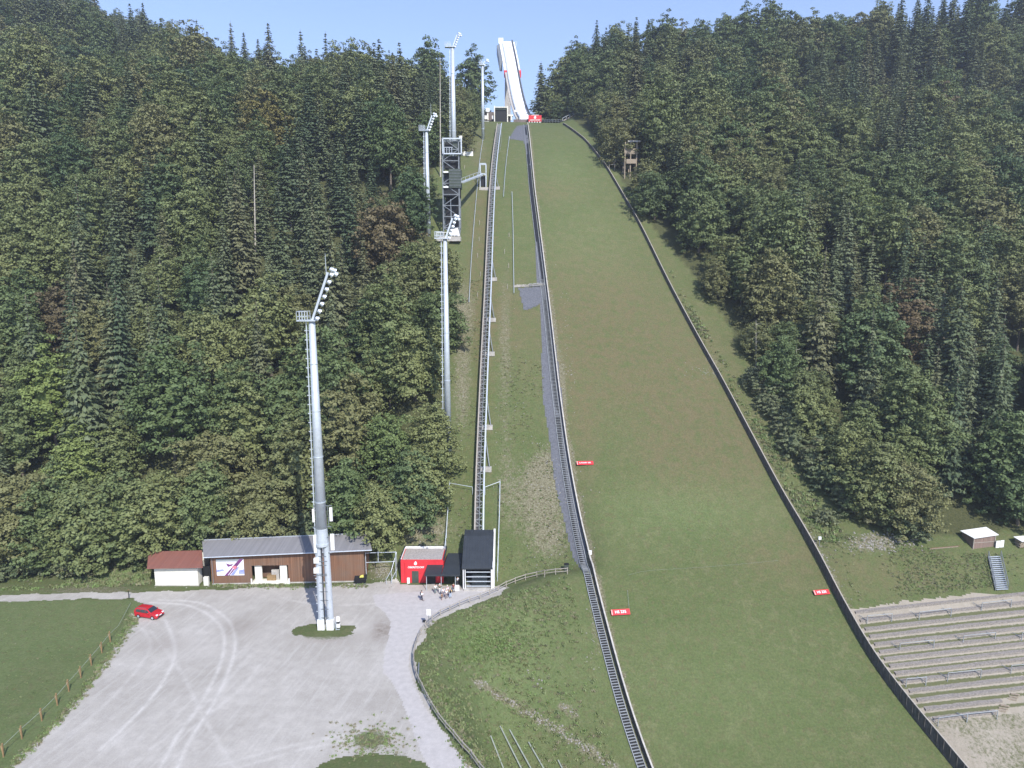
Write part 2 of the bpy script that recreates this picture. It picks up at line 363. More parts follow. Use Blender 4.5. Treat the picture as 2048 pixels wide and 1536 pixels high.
def _sm(pts):                                        # smooth a ground path in plan
    a = np.array([[p.x, p.y] for p in pts]); k = np.hanning(9); k /= k.sum()
    for c in (0, 1): a[:, c] = np.convolve(np.pad(a[:, c], 4, mode='reflect', reflect_type='odd'), k, mode='valid')
    return [Vector((x, y, gz(x, y))) for x, y in a]
lw = _sm(lw); rw = _sm(rw)
# forest outlines on the ground
LF = [(-2600, 1180), (0, 1168), (150, 1150), (285, 1132), (320, 1112), (500, 1108), (700, 1098), (770, 1094), (815, 1072), (868, 1015), (896, 920), (902, 800), (896, 700), (884, 600), (872, 500), (862, 430), (872, 330), (925, 312), (950, 285), (952, 240)]
LFW = np.array([[p.x, p.y] for p in at(LF[:-1])] + [[-13, 330]])
RF = [(1128, 236), (1150, 252), (1200, 305), (1250, 385), (1300, 455), (1375, 545), (1430, 620), (1490, 710), (1550, 800), (1610, 885), (1660, 965), (1700, 1020), (1740, 1062), (1840, 1082), (1900, 1082), (2060, 1068), (2300, 1068), (4200, 1040)]
RFW = np.array([[20, 330]] + [[p.x, p.y] for p in at(RF[3:])])
LPOLY = [tuple(p) for p in LFW] + [(LFW[-1][0], 900), (-900, 900), (-900, LFW[0][1])]
RPOLY = [tuple(p) for p in RFW] + [(900, RFW[-1][1]), (900, 900), (RFW[0][0], 900)]
def fdist(x, y, pl, poly): return np.abs(seg_dist(x, y, pl)) * np.where(inpoly(x, y, poly), 1, -1)
def leftforest(x, y):                                # True where trees stand
    x = np.asarray(x, float); y = np.asarray(y, float)
    m = fdist(x, y, LFW, LPOLY) > 1.0
    m &= (y > 116.5) & ((y > 121.5) | (x < -62.5))
    return np.where(y > 300, (x < -15 + 0 * x), m & (x < -9))
def rightforest(x, y):
    s = fdist(x, y, RFW, RPOLY)
    return np.where(np.asarray(y) > 308, np.asarray(x) > 15, (s > 1.0) & (np.asarray(x) > 12))
def ground_attrs(X, Y, Zz):
    px, py, d = proj(X, Y, Zz)
    dry = 1.0 * blob(px, py, 1300, 720, 150, 90) + .9 * blob(px, py, 1400, 880, 130, 90) + .8 * blob(px, py, 1150, 640, 60, 130) + .7 * blob(px, py, 1110, 380, 60, 25) + .6 * blob(px, py, 1440, 960, 110, 60) + .5 * blob(px, py, 1560, 1100, 90, 70) + .55 * blob(px, py, 1230, 560, 120, 120) + .7 * blob(px, py, 960, 520, 25, 250) + .6 * blob(px, py, 1010, 640, 60, 90) + .5 * blob(px, py, 1170, 850, 30, 160) + .5 * blob(px, py, 150, 1240, 150, 30) + .5 * blob(px, py, 1750, 1150, 160, 40) + .22
    lush_lit = .7 * blob(px, py, 1380, 1020, 180, 60) + .45 * blob(px, py, 1180, 480, 120, 90) + .45 * blob(px, py, 1400, 1400, 260, 140) + .6 * blob(px, py, 1020, 1260, 110, 60) + .6 * blob(px, py, 60, 1230, 120, 60) + .4 * blob(px, py, 980, 1400, 120, 120) + .5 * blob(px, py, 1130, 340, 60, 60)
    lush_lit = lush_lit * .8 + (.25 + .9 * fbm(X, Y, 9, 61)) * ((px < 300) & (py > 1198) & (Zz < .2)) + .45 * blob(px, py, 1010, 1360, 150, 150)  # brightening painted on flat meadow and bank, offsetting their weaker sun
    bare = .9 * blob(px, py, 850, 1060, 60, 45) + .8 * blob(px, py, 1100, 950, 40, 60) + .55 * blob(px, py, 1105, 1080, 50, 60) + .55 * blob(px, py, 1050, 1000, 80, 100) + .7 * blob(px, py, 925, 620, 35, 80) + .7 * blob(px, py, 925, 780, 25, 120) + .9 * blob(px, py, 760, 1140, 30, 25) + .8 * blob(px, py, 1130, 700, 22, 130) + .8 * blob(px, py, 1420, 740, 25, 40) + .7 * blob(px, py, 180, 1180, 150, 14) + .9 * blob(px, py, 1750, 1085, 70, 22) + .6 * blob(px, py, 1010, 700, 20, 250) + .5 * blob(px, py, 960, 300, 20, 60) + .45 * blob(px, py, 1190, 1250, 20, 120)
    for (a, b, c_, d_) in ((950, 1362, 1180, 1500), (1120, 1410, 1150, 1430), (1180, 1500, 1260, 1560)):   # stony bands on the bank
        t = np.clip(((px - a) * (c_ - a) + (py - b) * (d_ - b)) / ((c_ - a) ** 2 + (d_ - b) ** 2), 0, 1)
        bare = bare + .85 * np.exp(-(np.hypot(px - a - t * (c_ - a), py - b - t * (d_ - b)) / 13) ** 2)
    # worn strips beside the walls
    la = np.array([[p.x, p.y] for p in lw[::3]]); ra = np.array([[p.x, p.y] for p in rw[::3]])
    sl_ = seg_dist(X, Y, la); sr_ = seg_dist(X, Y, ra)
    bare = bare + .75 * np.exp(-(sl_ / 1.3) ** 2) + .6 * np.exp(-((sr_ - 1.2) / 1.1) ** 2) * (Y < 140)
    inner = (sl_ > 1.0) & (sr_ < -.5)
    bare = np.where(inner, bare * .45, bare); lush_lit = lush_lit * (d > 0)
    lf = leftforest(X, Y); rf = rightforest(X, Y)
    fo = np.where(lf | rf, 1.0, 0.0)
    vis = (d > 5)
    return dict(dry=np.clip(dry * vis * 1.15, 0, 1), lush_lit=np.clip(lush_lit, 0, .75), bare=np.clip(bare * vis, 0, 1), forest=fo)
def grid_faces(ny, nx):
    i = np.arange(ny - 1)[:, None] * nx + np.arange(nx - 1)[None, :]; i = i.ravel()
    return np.stack([i, i + 1, i + 1 + nx, i + nx], 1)
V = np.stack([GXX.ravel(), GYY.ravel(), GZZ.ravel()], 1)
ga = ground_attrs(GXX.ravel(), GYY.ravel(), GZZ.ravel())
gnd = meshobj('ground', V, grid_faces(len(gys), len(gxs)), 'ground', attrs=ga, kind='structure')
gnd.data.polygons.foreach_set('use_smooth', [True] * len(gnd.data.polygons))
# far terrain: coarse rings around the fine patch, reaching the horizon
def far_patch(name, xs, ys):
    X, Y = np.meshgrid(xs, ys); Zv = G(X, Y)
    far = sstep(700, 2500, np.hypot(X, Y)); Zv = Zv * (1 - far) + far * (-25)
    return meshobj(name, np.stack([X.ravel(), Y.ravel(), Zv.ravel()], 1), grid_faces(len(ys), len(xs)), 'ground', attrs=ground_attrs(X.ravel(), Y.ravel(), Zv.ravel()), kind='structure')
hx = lambda a, b, s: np.arange(a, b + s / 2, s)
far_patch('hillside', np.concatenate([-np.geomspace(4000, 420, 14), hx(-410, GX0, 4)]), np.concatenate([hx(58, 346, 4), hx(350, 560, 6)]))
far_patch('hillside', np.concatenate([hx(GX1, 426, 4), np.geomspace(440, 4000, 14)]), np.concatenate([hx(58, 346, 4), hx(350, 560, 6)]))
far_patch('hillside', hx(GX0, GX1, 4), hx(346, 560, 2))
far_patch('valley_floor', np.concatenate([-np.geomspace(4000, 120, 20), hx(-110, 122, 8), np.geomspace(130, 4000, 20)]), np.concatenate([-np.geomspace(4000, 60, 12), hx(-50, 58, 6)]))
far_patch('distant_terrain', np.concatenate([-np.geomspace(4000, 430, 14), hx(-410, 410, 20), np.geomspace(430, 4000, 14)]), np.geomspace(560, 5000, 24))

def sheet(name, test, x0, x1, y0, y1, cell, off, m, attrs=None, kind='structure', parent=None):
    xs = np.arange(x0, x1, cell); ys = np.arange(y0, y1, cell); X, Y = np.meshgrid(xs, ys)
    cx, cy = np.meshgrid(xs[:-1] + cell / 2, ys[:-1] + cell / 2)
    keep = test(cx, cy).ravel()
    f = grid_faces(len(ys), len(xs))[keep]; used, inv = np.unique(f, return_inverse=True)
    Xr, Yr = X.ravel()[used], Y.ravel()[used]
    o = meshobj(name, np.stack([Xr, Yr, Gi(Xr, Yr) + off], 1), inv.reshape(f.shape), m, attrs=attrs(Xr, Yr) if attrs else None, kind=kind, parent=parent)
    o.data.polygons.foreach_set('use_smooth', [True] * len(o.data.polygons)); return o
def pxpoly(pts, z=0): return [tuple(Z(a, b, z))[:2] for a, b in pts]
# path: tarmac, from the station down past the bottom edge
path_px = [(745, 1190), (800, 1186), (880, 1180), (1020, 1176), (1008, 1180), (975, 1192), (940, 1203), (900, 1216), (862, 1238), (840, 1258), (828, 1284), (818, 1312), (818, 1335), (827, 1366), (846, 1408), (870, 1444), (900, 1482), (935, 1525), (1000, 1600), (905, 1640), (858, 1536), (840, 1500), (818, 1440), (800, 1395), (783, 1362), (765, 1345), (768, 1310), (778, 1270), (782, 1245), (770, 1225), (750, 1210)]
pathp = pxpoly(path_px)
sheet('path', lambda x, y: inpoly(x + (fbm(x, y, 1.2, 9) - .5) * .25, y, pathp), -34, 12, 60, 117, .25, .024, 'asphalt')
# gravel lot
lot_px = [(280, 1185), (450, 1178), (600, 1172), (735, 1168), (790, 1160), (800, 1168), (1020, 1174), (1000, 1190), (870, 1240), (830, 1300), (830, 1360), (900, 1480), (960, 1560), (1080, 1800), (200, 1800), (0, 1590), (25, 1530), (65, 1490), (118, 1440), (160, 1395), (192, 1350), (222, 1310), (248, 1275), (268, 1245), (262, 1228), (300, 1212), (262, 1199), (200, 1197), (0, 1202), (-700, 1204), (-700, 1194), (0, 1190), (180, 1184)]
lotp = pxpoly(lot_px)
gi_c = Z(650, 1258); gb = Z(745, 1545)
def lot_test(x, y):
    j = (fbm(x, y, 2.5, 3) - .5) * 1.6; k = (fbm(x, y, 2.5, 13) - .5) * 1.6
    m = inpoly(x + j, y + k, lotp)
    m &= ~((((x - gi_c.x) / 4.9) ** 2 + ((y - gi_c.y + .4) / 1.9) ** 2 + (fbm(x, y, 1.3, 8) - .5) * 1.3) < 1)
    m &= ~((((x - gb.x) / 6.3) ** 2 + ((y - gb.y) / 2.9) ** 2 + (fbm(x, y, 1.3, 4) - .5) * .5) < 1)
    return m
TRK = [[(300, 1205), (380, 1212), (430, 1240), (448, 1275), (440, 1330), (400, 1410), (350, 1480), (310, 1560)], [(320, 1200), (400, 1206), (452, 1236), (470, 1275), (462, 1330), (425, 1410), (380, 1480), (345, 1560)],
       [(330, 1240), (350, 1310), (300, 1400), (200, 1500)], [(700, 1480), (600, 1500), (450, 1545)], [(690, 1470), (590, 1490), (440, 1530)], [(520, 1330), (480, 1380), (430, 1420), (380, 1460)], [(560, 1195), (640, 1210), (740, 1208), (790, 1200)], [(270, 1245), (300, 1300), (200, 1420), (60, 1536)], [(480, 1560), (400, 1420), (360, 1340), (300, 1260)], [(500, 1310), (420, 1400), (300, 1500)], [(774, 1275), (768, 1330)]]
TRKW = [np.array(pxpoly(smooth_px(t, 4))) for t in TRK]
def lot_attr(x, y):
    px, py, d = proj(x, y, 0 * x); tr = np.zeros(x.shape)
    for i, t in enumerate(TRKW): tr = np.maximum(tr, np.exp(-(seg_dist(x, y, t) / .26) ** 2) * (.8 if i < 3 else .4))
    dirt = 1.0 * blob(px, py, 765, 1262, 22, 24) + .5 * blob(px, py, 480, 1255, 40, 18) + .4 * blob(px, py, 330, 1290, 60, 20) + .6 * blob(px, py, 650, 1275, 70, 12)
    weed = 1.0 * blob(px, py, 740, 1480, 45, 25) + .9 * blob(px, py, 650, 1268, 75, 16) + .7 * blob(px, py, 560, 1172, 200, 7) + .8 * blob(px, py, 800, 1520, 30, 20)
    e = np.clip((190 - np.abs(px - (268 - (py - 1245) * .85)) * 6) / 190, 0, 1) * (py > 1240)
    return dict(track=np.clip(tr, 0, 1), dirt=np.clip(dirt, 0, 1), weed=np.clip(weed + .65 * e, 0, 1))
sheet('gravel_lot', lot_test, -115, 14, 60, 116, .25, .012, 'gravel', lot_attr)

# ------------------------------------------------------------ landing hill walls
def offset_path(pts, d):                             # shift a ground path sideways (to its right when d > 0)
    out = []
    for i, p in enumerate(pts):
        a = pts[max(i - 1, 0)]; b = pts[min(i + 1, len(pts) - 1)]; t = (b - a); t.z = 0; t.normalize()
        q = Vector((p.x + t.y * d, p.y - t.x * d, 0)); q.z = gz(q.x, q.y); out.append(q)
    return out
def wall_from(name, pts, h0, h1, th, m, parent, base=-.4, side=1):
    mb = MB(); a = pts; b = offset_path(pts, th * side)
    ring = []
    for i, (p, q) in enumerate(zip(a, b)):
        h = h0 + (h1 - h0) * i / (len(a) - 1); z = p.z
        ring.append([(p.x, p.y, z + base), (q.x, q.y, z + base), (q.x, q.y, z + h), (p.x, p.y, z + h)])
    mb.loft(ring); return mb.build(name, m, parent)
# paths run from the crest down, so their right-hand side is image-left
lwt = thing('slope_wall', lw[0], 'long dark board wall with pale coping along the left edge of the grass landing slope, beside the narrow stair', 'wall')
wall_from('wall', lw, .9, 1.15, .14, 'concd', lwt)
def coping(path, h0, h1, w, m, parent, name='coping', step=1, th=.10):
    mb = MB(); n = len(path)
    L = [Vector((p.x, p.y, p.z + h0 + (h1 - h0) * i / (n - 1) + .003)) for i, p in enumerate(path)]
    R_ = offset_path(path, w)
    ring = []
    for a, b in zip(L, R_): ring.append([(a.x, a.y, a.z), (b.x, b.y, a.z), (b.x, b.y, a.z + th), (a.x, a.y, a.z + th)])
    return mb.loft(ring).build(name, m, parent)
coping(offset_path(lw, -.04), .9, 1.15, .24, 'concl', lwt)
rwt = thing('slope_wall', rw[0], 'long dark board wall curving down the right edge of the grass landing slope beside the terraces', 'wall')
wall_from('wall', rw, .75, 2.3, .16, 'concd', rwt, side=-1)
coping(offset_path(rw, -.17), .75, 2.3, .20, 'woodg', rwt)
mb = MB(); kk = resample(rw, 3.0)
for i, p in enumerate(offset_path(kk, .03)):
    h = .72 + 1.55 * i / len(kk); z = gz(p.x, p.y); mb.box((p.x, p.y, z + h / 2 - .1), (.12, .12, h + .2))
mb.build('batten', 'concd', rwt)
# stair beside the left wall: stringers, treads
st = thing('slope_stair', lw[10], 'narrow metal grate stair running down beside the left wall of the landing slope', 'staircase')
def lerp_path(pts, step):
    out = []; acc = 0; need = 0
    for a, b in zip(pts, pts[1:]):
        L = (b - a).length
        while need <= acc + L:
            out.append((a.lerp(b, (need - acc) / L), (b - a).normalized())); need += step
        acc += L
    return out
c1 = offset_path(lw, .62); c2 = offset_path(lw, 1.72)
mb = MB()
for cc in (c1, c2):
    ring = []
    for p in cc: ring.append([(p.x - .04, p.y, p.z + .0), (p.x + .04, p.y, p.z + .0), (p.x + .04, p.y, p.z + .30), (p.x - .04, p.y, p.z + .30)])
    mb.loft(ring)
mb.build('stringer', 'steel', st)
mb = MB(); mid = offset_path(lw, 1.17)
for p, d in lerp_path(mid, .42):
    pr = proj(*p)[1]
    if pr < 560: continue
    dx = Vector((d.y, -d.x, 0)).normalized(); f = Vector((d.x, d.y, 0)).normalized()
    mb.beam(p - dx * .52 + Vector((0, 0, .24)), p + dx * .52 + Vector((0, 0, .24)), .17, .05)
o = mb.build('tread', 'steel', st); o['kind'] = 'stuff'
mb = MB(); cw = offset_path(lw, 1.17); ring = []
for p in cw: ring.append([(p.x - .48, p.y, p.z + .03), (p.x + .48, p.y, p.z + .03), (p.x + .48, p.y, p.z + .06), (p.x - .48, p.y, p.z + .06)])
mb.loft(ring).build('under_strip', 'dark', st)  # near-black strip beneath the treads, darkens the gaps between them

# mat covers left of the stair
def strip_px(name, poly, label, off=.05, cell=.4, m='mesh'):
    wp = [tuple(hit(a, b))[:2] for a, b in poly]; xs = [p[0] for p in wp]; ys = [p[1] for p in wp]
    o = sheet(name, lambda x, y: inpoly(x, y, wp), min(xs) - .5, max(xs) + 1, min(ys) - .5, max(ys) + 1, cell, off, m, kind=None)
    tag(o, label, 'ground mat'); return o
strip_px('ground_mat', [(1076, 470), (1083, 480), (1094, 560), (1104, 640), (1118, 740), (1128, 830), (1140, 930), (1158, 1030), (1172, 1090), (1176, 1140), (1160, 1136), (1144, 1110), (1128, 1040), (1110, 970), (1099, 880), (1086, 800), (1083, 700), (1081, 620), (1073, 560), (1070, 500)], 'long dark grey mat strip on the slope beside the narrow stair', cell=.3)
strip_px('ground_mat', [(1037, 577), (1090, 573), (1092, 600), (1075, 612), (1049, 622)], 'square dark grey mat patch on the slope left of the stair, halfway up', off=.09)
strip_px('ground_mat', [(1034, 252), (1051, 250), (1058, 300), (1066, 345), (1060, 330), (1047, 282), (1018, 278)], 'dark grey mat patch just below the take-off at the top of the slope')

# ------------------------------------------------------------ funicular
TR = [(958, 1062), (960, 950), (966, 800), (970, 700), (975, 600), (979, 500), (983, 400), (988, 330), (994, 280), (999, 246)]
tp = [hit(a, b, 2.5) for a, b in smooth_px(TR, 5)]
a = np.array([[p.x, p.y, p.z] for p in tp]); k = np.hanning(13); k /= k.sum()
for c in (0, 1, 2): a[:, c] = np.convolve(np.pad(a[:, c], 6, mode='reflect', reflect_type='odd'), k, mode='valid')
tp = [Vector(q) for q in a]
ft = thing('funicular_track', (tp[0].x, tp[0].y, gz(tp[0].x, tp[0].y)), 'raised steel lattice track of the inclined lift climbing from the lower station to the hilltop', 'rail track')
def side(pts, d, dz=0):
    return [Vector((p.x + d, p.y, p.z + dz)) for p in pts]
for d in (-.78, .78):
    mb = MB(); ring = [[(p.x - .13, p.y, p.z - .28), (p.x + .13, p.y, p.z - .28), (p.x + .13, p.y, p.z + .05), (p.x - .13, p.y, p.z + .05)] for p in side(tp, d)]
    mb.loft(ring).build('rail', 'galv' if d > 0 else 'woodg', ft)
mb = MB(); sm = lerp_path(tp, 1.25)
for i, (p, d) in enumerate(sm[:-1]):
    q = sm[i + 1][0]; L, Rr = (-.7, .7)
    mb.beam((p.x + L, p.y, p.z - .2), (p.x + Rr, p.y, p.z - .2), .09, .09)
    if i % 2: L, Rr = Rr, L
    mb.beam((p.x + L, p.y, p.z - .45), (q.x + Rr, q.y, q.z - .45), .08, .08)
    mb.beam((p.x - .7, p.y, p.z - .25), (p.x - .7, p.y, p.z - .95), .07); mb.beam((p.x + .7, p.y, p.z - .25), (p.x + .7, p.y, p.z - .95), .07)
o = mb.build('lattice', 'steel', ft); o['kind'] = 'stuff'
mb = MB()
for d in (-.7, .7): mb.path(side(tp, d, -.95), .06, 5)
mb.path(side(tp, .0, -.12), .07, 5)
mb.build('lower_chord', 'galvd', ft)
mb = MB(); ring = [[(p.x - .82, p.y, p.z - 1.12), (p.x - .66, p.y, p.z - 1.12), (p.x - .66, p.y, p.z - .3), (p.x - .82, p.y, p.z - .3)] for p in tp]
mb.loft(ring); ring = [[(p.x - .64, p.y, p.z - 1.12), (p.x - .1, p.y, p.z - 1.12), (p.x - .1, p.y, p.z - 1.04), (p.x - .64, p.y, p.z - 1.04)] for p in tp]
mb.loft(ring).build('shadow_tray', 'concd', ft)  # tray filled out with an added plate to thicken the track's cast shadow
for (a_, b_) in ((983, 642), (981, 710), (976, 856), (974, 940), (990, 378), (980, 560)):
    h = hit(a_ + 2, b_, 0); k = min(tp, key=lambda q: abs(q.y - h.y)); g = gz(k.x, h.y)
    mb = MB().box((k.x + .5, h.y, g + .15), (3.2, 1.0, .9)).build('footing', 'conc', ft)
    mb = MB().beam((k.x + 1.7, h.y, g + .6), (k.x + .8, h.y + 4.6, gz(k.x, h.y + 4.6) + 1.5), .16).beam((k.x - .7, h.y, g + .5), (k.x - .7, h.y + .6, k.z - .9), .2).build('strut', 'galvd', ft)

# lower station (inclined roof, open front)
sf = W(955, 1179, 110.4); yF = 110.4
p_l = W(921, 1138, yF); p_r = W(988, 1136, yF); b_l = W(926, 1179, yF); b_r = W(989, 1179, yF)
xl, xr = b_l.x, b_r.x; zt = 3.95; yB = 118.6; zB = 7.3
stt = thing('lift_station', (sf.x, yF, 0), 'anthracite metal lower station of the inclined lift with sloping roof and barred open front', 'station')
prof = [(yF - .3, 3.95), (yF + .2, 4.25), (yB - 2.2, zB - .15), (yB, zB + .15)]
mb = MB(); ring = []
for (y, z) in prof: ring.append([(xl - .15, y, z - .22), (xr - .25, y, z - .22), (xr - .25, y, z), (xl - .15, y, z)])
mb.loft(ring).build('roof', 'anthracite', stt)
mb = MB()
for i in range(11):
    x = xl + .1 + i * (xr - xl - .6) / 10
    for (y0, z0), (y1, z1) in zip(prof, prof[1:]): mb.beam((x, y0, z0 + .04), (x, y1, z1 + .04), .05, .07)
mb.build('roof_seam', 'anthracite', stt)
MB().hexa([(xl, yF, 0), (xl + .25, yF, 0), (xl + .25, yB, 2), (xl, yB, 2)], [(xl, yF, 3.72), (xl + .25, yF, 3.72), (xl + .25, yB, zB - .15), (xl, yB, zB - .15)]).build('side_wall', 'anthracite', stt)
MB().hexa([(xr - .3, yF - .05, 0), (xr, yF - .05, 0), (xr, yB, 2), (xr - .3, yB, 2)], [(xr - .3, yF - .3, 4.1), (xr, yF - .3, 4.1), (xr, yB, zB + .35), (xr - .3, yB, zB + .35)]).build('side_wall', 'white', stt)
mb = MB()
for x in (xl + .08, xl + .40): MB().box((x, yF - .02, 1.9), (.14, .2, 3.6)).build('front_post', 'white', stt)
MB().box((xr - .45, yF - .1, 1.95), (.28, .3, 3.8)).build('front_post', 'white', stt)
for k in range(4): MB().box(((xl + xr) / 2 + .1, yF + .05, .55 + k * .85), (xr - xl - 1.0, .1, .16)).build('gate_bar', 'galv', stt)
MB().box(((xl + xr) / 2, yF + .4, .12), (xr - xl - .3, 2.2, .22)).build('threshold', 'conc', stt)
MB().box(((xl + xr) / 2, yF + 3.2, 2.2), (xr - xl - .6, .1, 4.0)).build('back_panel', 'dark', stt)
MB().box(((xl + xr) / 2 + .1, yF + 1.6, 1.3), (2.6, 2.2, 2.2)).build('cabin', 'glass', stt)

# ------------------------------------------------------------ red kiosk and canopy
def textobj(s, loc, size, m, parent, rot, ext=.02):
    rot = rot.to_4x4()
    cu = bpy.data.curves.new('lettering', 'FONT'); cu.body = s; cu.size = size; cu.align_x = 'CENTER'; cu.align_y = 'CENTER'; cu.extrude = ext; cu.offset = size * .02
    o = bpy.data.objects.new('tmp', cu); COL.objects.link(o); o.matrix_world = Matrix.Translation(loc) @ rot
    dg = bpy.context.evaluated_depsgraph_get(); dg.update(); me = bpy.data.meshes.new_from_object(o.evaluated_get(dg)); me.transform(Matrix.Translation(Vector(loc) - Vector(parent.location)) @ rot)
    bpy.data.objects.remove(o); me.materials.clear(); me.materials.append(M[m]); n = bpy.data.objects.new('lettering', me); COL.objects.link(n); n.parent = parent; return n
RX = Matrix.Rotation(R(90), 4, 'X')
ky = 112.85; kx0, kx1 = -19.3, -11.9; kh = 4.2
kt = thing('ticket_kiosk', ((kx0 + kx1) / 2, ky, 0), 'bright red flat-roofed kiosk with grey door and gravel roof next to the lower lift station', 'kiosk')
MB().hexa([(kx0, ky, 0), (kx1, ky, 0), (kx1, ky + 5.2, 0), (kx0, ky + 5.2, 0)], [(kx0, ky, kh), (kx1, ky, kh), (kx1, ky + 5.2, kh), (kx0, ky + 5.2, kh)]).build('wall', 'red', kt)
MB().box(((kx0 + kx1) / 2, ky + 2.6, kh + .03), (kx1 - kx0 - .5, 4.8, .06)).build('roof', 'gravelroof', kt)
mb = MB(); mb.box(((kx0 + kx1) / 2, ky + 5.25, kh + .12), (kx1 - kx0 + .3, .3, .5)); mb.box((kx0 - .08, ky + 2.6, kh + .05), (.22, 5.2, .35)); mb.box((kx1 + .08, ky + 2.6, kh + .05), (.22, 5.2, .35)); mb.build('parapet', 'anthracite', kt)
MB().box(((kx0 + kx1) / 2, ky + 5.0, kh + .2), (kx1 - kx0 - .3, .14, .42)).box((kx0 + .1, ky + 2.5, kh + .2), (.1, 4.9, .2)).build('parapet_lining', 'white', kt)
d0 = W(831, 1165, ky)
MB().box((d0.x, ky - .04, 1.1), (1.15, .08, 2.15)).build('door', 'greensheet', kt)
MB().box((kx0 + .75, ky - .08, 1.9), (.12, .14, 3.7)).build('downpipe', 'red', kt)
MB().box((kx0 + 1.3, ky - .2, .5), (.45, .3, 1.0)).build('poster_stand', 'white', kt)
em = [(0, .55), (.10, .42), (.20, .22), (.24, .02), (.17, -.18), (0, -.26), (-.17, -.18), (-.24, .02), (-.17, .24), (-.06, .34)]
ec = W(831, 1127.5, ky)
MB().hexa([(ec.x + a * 1.1, ky - .05, ec.z + b * .95) for a, b in em], [(ec.x + a * 1.1, ky - .002, ec.z + b * .95) for a, b in em]).build('emblem', 'white', kt)
tc_ = W(832, 1134.6, ky); textobj('OBERSTDORF', (tc_.x, ky - .04, tc_.z), .46, 'white', kt, RX)
# canopy: two dark sheet panels on thin posts
y0c = 109.8; cl, cm, cr = W(849, 1151, y0c), W(882, 1151, y0c), W(921, 1151, y0c)
ct = thing('canopy', ((cl.x + cr.x) / 2, y0c + 2, 0), 'dark sheet canopy on thin posts sheltering the queue between kiosk and lift station', 'canopy')
q1, q2 = W(856, 1127, 113.5), W(887, 1127, 113.5)
MB().hexa([cl, cm, q2, q1], [v + Vector((0, 0, .14)) for v in (cl, cm, q2, q1)]).build('roof_panel', 'anthracite', ct)
q3, q4 = W(896, 1108, 116.6), W(925, 1108, 116.6); cm2 = cm + Vector((.06, 0, .02)); cr2 = cr - Vector((.1, 0, 0))
MB().hexa([cm2, cr2, q4, q3], [v + Vector((0, 0, .16)) for v in (cm2, cr2, q4, q3)]).build('roof_panel', 'anthracite', ct)
MB().beam(cl + Vector((0, -.06, .05)), cr2 + Vector((0, -.06, .05)), .12, .3).build('fascia', 'anthracite', ct)
for x, y in ((cl.x + .3, y0c + .2), (cm.x, y0c + .2), (cl.x + 1.5, 113.2), (cr.x - .9, y0c + .2)):
    MB().beam((x, y, 0), (x, y, 2.85), .09).build('post', 'galv', ct)
MB().box((W(862, 1165, 112.6).x, 112.6, 1.1), (1.6, .06, 2.2)).build('back_panel', 'dark', ct); MB().box((W(905, 1165, 114).x, 115.5, 1.3), (5, .1, 2.6)).build('back_panel', 'dark', ct)
MB().box((cr.x - .9, y0c + .1, .5), (1.3, .12, 1.0)).build('counter', 'white', ct)

# ------------------------------------------------------------ barn, garage
def slab(name, pts, th, m, parent):
    return MB().hexa([Vector(p) - Vector((0, 0, th)) for p in pts], pts).build(name, m, parent)
el, er = W(407, 1114, 111.3), W(744, 1099, 112.4); rl, rr = W(404, 1080, 117.2), W(735, 1066, 118.3)
bt = thing('timber_barn', ((el.x + er.x) / 2, 113, 0), 'long brown timber barn with grey sheet roof, ski picture and open serving bay', 'barn')
yl, yr = 112.1, 113.2; bl, br = W(424, 1166, yl), W(728.5, 1160, yr)
bl.z = br.z = 0
def by(x): return yl + (yr - yl) * (x - bl.x) / (br.x - bl.x)
def ez(x): return el.z + (er.z - el.z) * (x - el.x) / (er.x - el.x) - .12
nx0, nx1 = W(504, 1150, 112.4).x, W(577, 1150, 112.6).x        # the serving bay
def wallseg(mb, a, b, z0, z1a=None, z1b=None):
    za = ez(a) if z1a is None else z1a; zb = ez(b) if z1b is None else z1b
    mb.hexa([(a, by(a), z0), (b, by(b), z0), (b, by(b) + .2, z0), (a, by(a) + .2, z0)], [(a, by(a), za), (b, by(b), zb), (b, by(b) + .2, zb), (a, by(a) + .2, za)])
mb = MB(); wallseg(mb, bl.x, nx0, .25); wallseg(mb, nx1, br.x, .25); wallseg(mb, nx0, nx1, 3.35)
mb.hexa([(br.x - .2, by(br.x) + .2, 0), (br.x, by(br.x) + .2, 0), (br.x, 118, 0), (br.x - .2, 118, 0)], [(br.x - .2, by(br.x) + .2, ez(br.x)), (br.x, by(br.x) + .2, ez(br.x)), (br.x, 118, ez(br.x) + .6), (br.x - .2, 118, ez(br.x) + .6)])
mb.hexa([(bl.x, by(bl.x) + .2, 0), (bl.x + .2, by(bl.x) + .2, 0), (bl.x + .2, 117, 0), (bl.x, 117, 0)], [(bl.x, by(bl.x) + .2, ez(bl.x)), (bl.x + .2, by(bl.x) + .2, ez(bl.x)), (bl.x + .2, 117, ez(bl.x) + .6), (bl.x, 117, ez(bl.x) + .6)])
mb.build('wall', 'barnwood', bt)
mb = MB(); wallseg(mb, bl.x + .05, nx0, 0, .25, .25); wallseg(mb, nx1, br.x - .05, 0, .25, .25); mb.build('plinth', 'conc', bt)
slab('roof', [el, er, rr, rl], .16, 'greyroof', bt)
bk_l, bk_r = rl + Vector((.1, 4, -1.6)), rr + Vector((-.1, 4, -1.6)); slab('roof', [rl + Vector((0, .01, 0)), rr + Vector((0, .01, 0)), bk_r, bk_l], .16, 'greyroof', bt)
MB().tube(el + Vector((0, -.08, -.1)), er + Vector((0, -.08, -.1)), .09, .09, 8).build('gutter', 'galv', bt)
MB().beam(rl + Vector((0, 0, .02)), rr + Vector((0, 0, .02)), .22, .06).build('ridge_cap', 'galv', bt)
